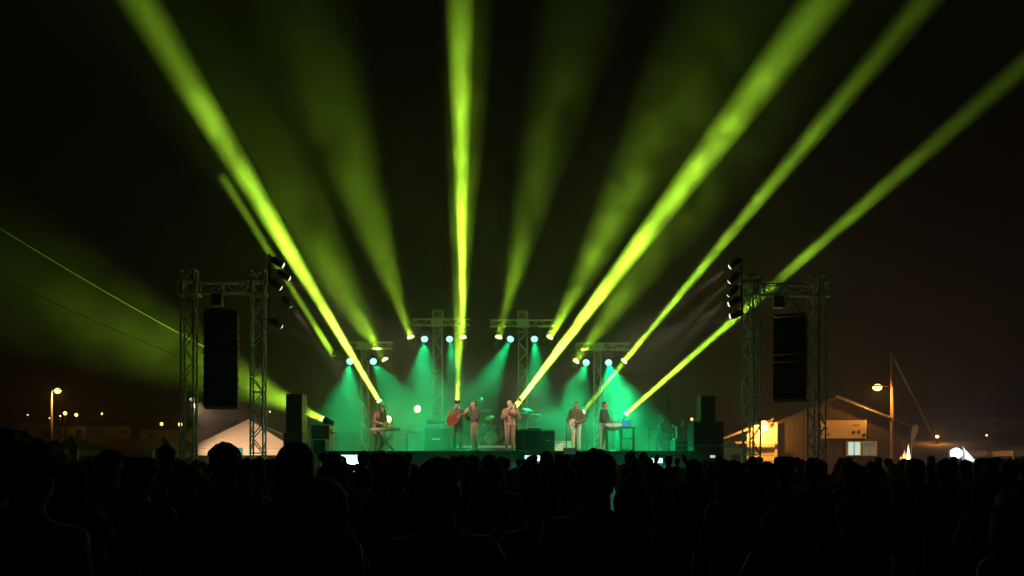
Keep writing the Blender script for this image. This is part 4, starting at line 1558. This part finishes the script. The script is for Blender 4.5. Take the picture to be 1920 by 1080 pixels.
down = dict()
relaxed = dict(elbow_l=(-.25, .05, 1.12), wrist_l=(-.20, -.10, .90), elbow_r=(.26, .05, 1.12), wrist_r=(.22, -.08, .90))
crossed = dict(elbow_l=(-.27, -.02, 1.10), wrist_l=(.06, -.22, 1.16), elbow_r=(.27, -.02, 1.10), wrist_r=(-.06, -.20, 1.12))
pockets = dict(elbow_l=(-.33, .08, 1.14), wrist_l=(-.19, -.10, .96), elbow_r=(.33, .08, 1.14), wrist_r=(.19, -.10, .96))
phone_up = dict(elbow_l=(-.20, -.25, 1.32), wrist_l=(-.10, -.36, 1.58), elbow_r=(.20, -.25, 1.32), wrist_r=(.10, -.36, 1.58), hand_dir_l=(.1, -.1, 1), hand_dir_r=(-.1, -.1, 1), palm_l=(1, 0, 0), palm_r=(-1, 0, 0), curl_l=1.0, curl_r=1.0)
hands_up = dict(elbow_l=(-.34, -.06, 1.62), wrist_l=(-.26, -.12, 1.86), elbow_r=(.34, -.06, 1.62), wrist_r=(.24, -.12, 1.86), palm_l=(0, -1, 0), palm_r=(0, -1, 0))
turned = dict(face=(.5, -1, 0), **relaxed)
turned2 = dict(face=(-.55, -1, .05), **pockets)
women = dict(wide=.90, **relaxed)
protos = {
    'short': crowd_proto(dict(wide=1.05, **relaxed), 'short', HAIRDARK, 'a', .022),
    'short2': crowd_proto(turned, 'short', HAIRBROWN, 'b', .022),
    'crossed': crowd_proto(dict(wide=1.1, **crossed), 'short', HAIRDARK, 'c', .022),
    'cap': crowd_proto(dict(wide=1.08, **pockets), 'short', HAIRDARK, 'a', .022, 'cap'),
    'back_cap': crowd_proto(dict(wide=1.05, **turned2), 'short', HAIRBROWN, 'd', .022, 'back_cap'),
    'long': crowd_proto(women, 'long', HAIRBROWN, 'b', .022),
    'bob': crowd_proto(dict(wide=.92, **turned2), 'bob', HAIRDARK, 'a', .022),
    'bun': crowd_proto(dict(wide=.9, **crossed), 'bun', HAIRDARK, 'd', .022),
    'pony': crowd_proto(dict(wide=.9, **turned), 'pony', HAIRBROWN, 'c', .022),
    'curly': crowd_proto(dict(wide=1.0, **relaxed), 'curly', HAIRDARK, 'c', .022),
    'hood': crowd_proto(dict(wide=1.08, **pockets), 'short', HAIRDARK, 'a', .022, 'hood'),
    'hat': crowd_proto(dict(wide=1.05, **relaxed), 'short', HAIRDARK, 'b', .022, 'hat'),
    'phone': crowd_proto(dict(wide=1.0, **phone_up), 'short', HAIRDARK, 'a', .022),
    'hands': crowd_proto(dict(wide=1.0, **hands_up), 'short', HAIRDARK, 'b', .022),
}
TOPZ = {}
for k, v in protos.items():
    zs = [q.co.z for q in (v['hair'] or v['body']).vertices]
    if v['extra']:
        zs += [q.co.z for q in v['extra'][1].vertices]
    TOPZ[k] = max(zs)

placed = []


def spectator(kind, x, y, height, label, group, rz=None):
    p = protos[kind]
    s = height / TOPZ[kind]
    r = thing('person', label, 'person', (x, y, terrain_h(x, y) + .01), math.pi + (random.gauss(0, .16) if rz is None else rz), group)
    if y > 6.5 and group != CG:
        r.rotation_euler.x = random.gauss(0, .045)
        r.rotation_euler.y = random.gauss(0, .05)
    r.scale = (s * random.uniform(.97, 1.04), s, s)
    link('body', p['body'], r)
    if p['hair']:
        link('hair', p['hair'], r)
    if p['extra']:
        link(p['extra'][0], p['extra'][1], r)
    placed.append((x, y))
    return r


for m__ in {x_ for d_ in CM.values() for x_ in d_.values()} | {HAIRDARK, HAIRBROWN}:
    m__.node_tree.nodes['Principled BSDF'].inputs['Sheen Weight'].default_value = .35
    m__.node_tree.nodes['Principled BSDF'].inputs['Roughness'].default_value = .5
CG = 'spectators in the crowd'
near = [
    (45, 796, 2.9, 'curly', 'huge dark head with bushy hair nearest the street-lamp edge of the crowd'),
    (422, 823, 4.9, 'short', 'round dark head standing out against the large pale tent'),
    (555, 827, 4.1, 'hood', 'hooded head with a broad outline in front of the tall tent-end speaker stack'),
    (742, 846, 5.2, 'short2', 'broad dark head below the long-haired keyboard player'),
    (828, 849, 3.1, 'back_cap', 'large head with a backwards cap below the red guitar player'),
    (1117, 840, 3.45, 'short', 'very large dark round head below the two pale-trousered players'),
    (926, 857, 7.2, 'crossed', 'dark head below the singer in the dark jacket'),
    (868, 848, 12.0, 'bun', 'small head with a bun between the guitarist and the singer'),
    (682, 842, 12.5, 'cap', 'small capped head beside the white light bar below the keyboard'),
    (705, 846, 11.0, 'short', 'small head just below the long-haired keyboard player'),
    (1376, 854, 5.6, 'long', 'head with long hair below the orange lean-to'),
    (1412, 860, 7.5, 'bob', 'bobbed head at the foot of the barn-side tower'),
    (1472, 853, 8.0, 'hat', 'head with a round hat beneath the barn-side loudspeaker hang'),
    (1528, 857, 7.0, 'short2', 'dark head at the outer mast of the barn-side tower'),
    (1593, 858, 8.5, 'pony', 'head with a ponytail under the lit barn window'),
    (1640, 860, 9.0, 'cap', 'capped head under the dim barn window'),
    (1715, 853, 8.0, 'short', 'dark head just beside the bonfire'),
    (1775, 858, 7.0, 'crossed', 'dark head just under the dazzling white lamp'),
    (1860, 872, 6.0, 'bob', 'bobbed head beyond the canvas flap'),
    (1912, 915, 3.2, 'long', 'big long-haired head at the hillside edge of the crowd'),
    (1183, 892, 4.4, 'bun', 'big head with a bun beside the very large round head'),
    (1003, 905, 4.6, 'hat', 'big head with a round hat below the draped table'),
    (313, 834, 9.5, 'short', 'small head in front of the small dim peaked tent'),
    (205, 838, 6.0, 'cap', 'capped head between the two small dark tents'),
    (262, 850, 5.2, 'hat', 'round-hatted head in front of the dark field between the tents'),
    (130, 846, 4.8, 'bob', 'bobbed head in front of the small dark peaked tent'),
    (640, 858, 8.2, 'crossed', 'dark head just under the white light bar at the keyboard end'),
    (1300, 858, 8.8, 'short2', 'dark head below the tall barn-end speaker stack'),
    (1225, 866, 7.6, 'pony', 'head with a ponytail below the long light bar'),
    (605, 888, 3.6, 'long', 'large long-haired head below the flight cases'),
    (985, 868, 10.5, 'cap', 'small capped head under the short white light bar'),
    (1035, 858, 9.5, 'bob', 'bobbed head below the speaker cabinet with pale edges'),
]
for px, py, D, kind, lb in near:
    H = EYE + (HOR - py) / FPX * D
    spectator(kind, (px - 960) / FPX * D, D, H, lb, CG)
for px, D, kind, lb, H in ((1069, 9.0, 'phone', 'person raising a phone with both hands below the bass player', 1.70),
                           (458, 8.6, 'phone', 'person raising a phone with a teal screen before the large tent', 1.70),
                           (1337, 9.5, 'phone', 'person raising a phone in front of the barn-end speaker stack', 1.68)):
    spectator(kind, (px - 960) / FPX * D, D, H, lb, CG, 0.0)
spectator('hands', (1262 - 960) / FPX * 11.5, 11.5, 1.62, 'person with both hands raised below the wide black flight case', CG, .1)


def phone(px, py, D, label, wide=.15, hgt=.075, m=SCREEN_TEAL, glow=True):
    p = P(px, py, D)
    t = thing('phone', label, 'phone', p, 0, 'phones held up in the crowd')
    MB().box((0, 0, 0), (wide, .008, hgt)).build('case', BLACK, t)
    MB().box((0, -.0055, 0), (wide - .008, .003, hgt - .008)).build('screen', m, t)


phone(1068, 846, 9.37, 'horizontal dim phone held up below the bass player',
      m=mat('dim_screen', (.02, .02, .02), .1, emit=(.03, .10, .06), estr=.5))
phone(440, 847, 7.6, 'phone with a bright teal screen held up before the large tent')
phone(1336, 856, 9.87, 'small phone with a white screen before the barn-end speaker stack', .07, .04,
      mat('white_screen', (.02, .02, .02), .1, emit=(.7, .7, .62), estr=.8))

# everybody else
kinds = list(protos)
kinds.remove('phone')
kinds.remove('hands')
kinds += ['short', 'short2', 'curly']
FAR = {'short': 'short-haired head', 'short2': 'short-haired head turned slightly aside', 'crossed': 'close-cropped head on broad shoulders',
       'cap': 'capped head', 'back_cap': 'head in a backwards cap', 'long': 'long-haired head', 'bob': 'bobbed head', 'bun': 'head with a bun',
       'pony': 'head with a ponytail', 'curly': 'bushy-haired head', 'hood': 'hooded head', 'hat': 'head in a round hat'}
tries = 0
count = 0
while count < 235 and tries < 20000:
    tries += 1
    D = 3.6 + 19.5 * random.random() ** .8
    x = random.uniform(-.67, .67) * D
    if any((x - a) ** 2 + (D - b) ** 2 < (.62 if D > 8 else .75) ** 2 for a, b in placed):
        continue
    px = 960 + x / D * FPX
    if D < 6.5:
        top = random.uniform(885, 950)
    elif 600 < px < 1260:
        top = random.uniform(842, 868)
    else:
        top = random.uniform(852, 874)
    H = EYE - (top - HOR) / FPX * D
    if not 1.42 < H < 1.98:
        continue
    kd = random.choice(kinds)
    spectator(kd, x, D, H, 'small dark %s, one of many packed in the mid crowd' % FAR[kd], 'small heads of the packed crowd')
    count += 1

# ------------------------------------------------------------------ haze: still, even, thin smoke in the night air
hz = MB().box((0, 0, 0), (644, 456, 41.2)).build('haze', mat('haze_tmp', (1, 1, 1)))
hz.location = (0, 208, 19.4)
m = bpy.data.materials.new('haze')
m.use_nodes = True
nt = m.node_tree
nt.nodes.clear()
v = nt.nodes.new('ShaderNodeVolumePrincipled')
v.inputs['Color'].default_value = (.92, .92, .92, 1)
v.inputs['Density'].default_value = .0017
v.inputs['Anisotropy'].default_value = .15
ou = nt.nodes.new('ShaderNodeOutputMaterial')
nt.links.new(v.outputs['Volume'], ou.inputs['Volume'])
hz.data.materials.clear()
hz.data.materials.append(m)
hz['kind'] = 'stuff'


# stage smoke: drifting, patchy, thick over the deck and thinning out above and to the sides
sb = MB().ball((0, 0, 0), (24, 12.5, 18), 40, 24)
SZ = 2.6
sb.v = [(x, y, max(z, -SZ - .3)) for x, y, z in sb.v]
sm = sb.build('stage_smoke', MATS['haze_tmp'], None, (0, 29.6, SZ))
k = bpy.data.materials.new('stage_smoke')
k.use_nodes = True
n = k.node_tree
n.nodes.clear()
q = n.nodes.new('ShaderNodeVolumePrincipled')
q.inputs['Color'].default_value = (.92, .92, .92, 1)
q.inputs['Anisotropy'].default_value = .1
w = n.nodes.new('ShaderNodeOutputMaterial')
n.links.new(q.outputs['Volume'], w.inputs['Volume'])
tc = n.nodes.new('ShaderNodeTexCoord')


def shell(rad, lo, hi, amount):
    d = n.nodes.new('ShaderNodeVectorMath')
    d.operation = 'DIVIDE'
    d.inputs[1].default_value = rad
    n.links.new(tc.outputs['Object'], d.inputs[0])
    l = n.nodes.new('ShaderNodeVectorMath')
    l.operation = 'LENGTH'
    n.links.new(d.outputs['Vector'], l.inputs[0])
    m_ = n.nodes.new('ShaderNodeMapRange')
    m_.interpolation_type = 'SMOOTHSTEP'
    m_.inputs['From Min'].default_value = lo
    m_.inputs['From Max'].default_value = hi
    m_.inputs['To Min'].default_value = amount
    m_.inputs['To Max'].default_value = 0
    n.links.new(l.outputs['Value'], m_.inputs['Value'])
    return m_.outputs['Result']


def math2(op, a, b):
    m_ = n.nodes.new('ShaderNodeMath')
    m_.operation = op
    n.links.new(a, m_.inputs[0])
    n.links.new(b, m_.inputs[1])
    return m_.outputs[0]


nz = n.nodes.new('ShaderNodeTexNoise')
nz.inputs['Scale'].default_value = .8
nz.inputs['Detail'].default_value = 4
nz.inputs['Roughness'].default_value = .6
nz.inputs['Distortion'].default_value = .6
n.links.new(tc.outputs['Object'], nz.inputs['Vector'])
mr = n.nodes.new('ShaderNodeMapRange')
mr.inputs['From Min'].default_value = .38
mr.inputs['From Max'].default_value = .64
mr.inputs['To Min'].default_value = .08
mr.inputs['To Max'].default_value = 1.95
n.links.new(nz.outputs['Fac'], mr.inputs['Value'])
tot = math2('ADD', shell((9.5, 6.5, 5.2), .45, 1.25, .018), shell((23, 12, 17), .25, 1.0, .0125))
n.links.new(math2('MULTIPLY', tot, mr.outputs['Result']), q.inputs['Density'])
sm.data.materials.clear()
sm.data.materials.append(k)
sm['kind'] = 'stuff'
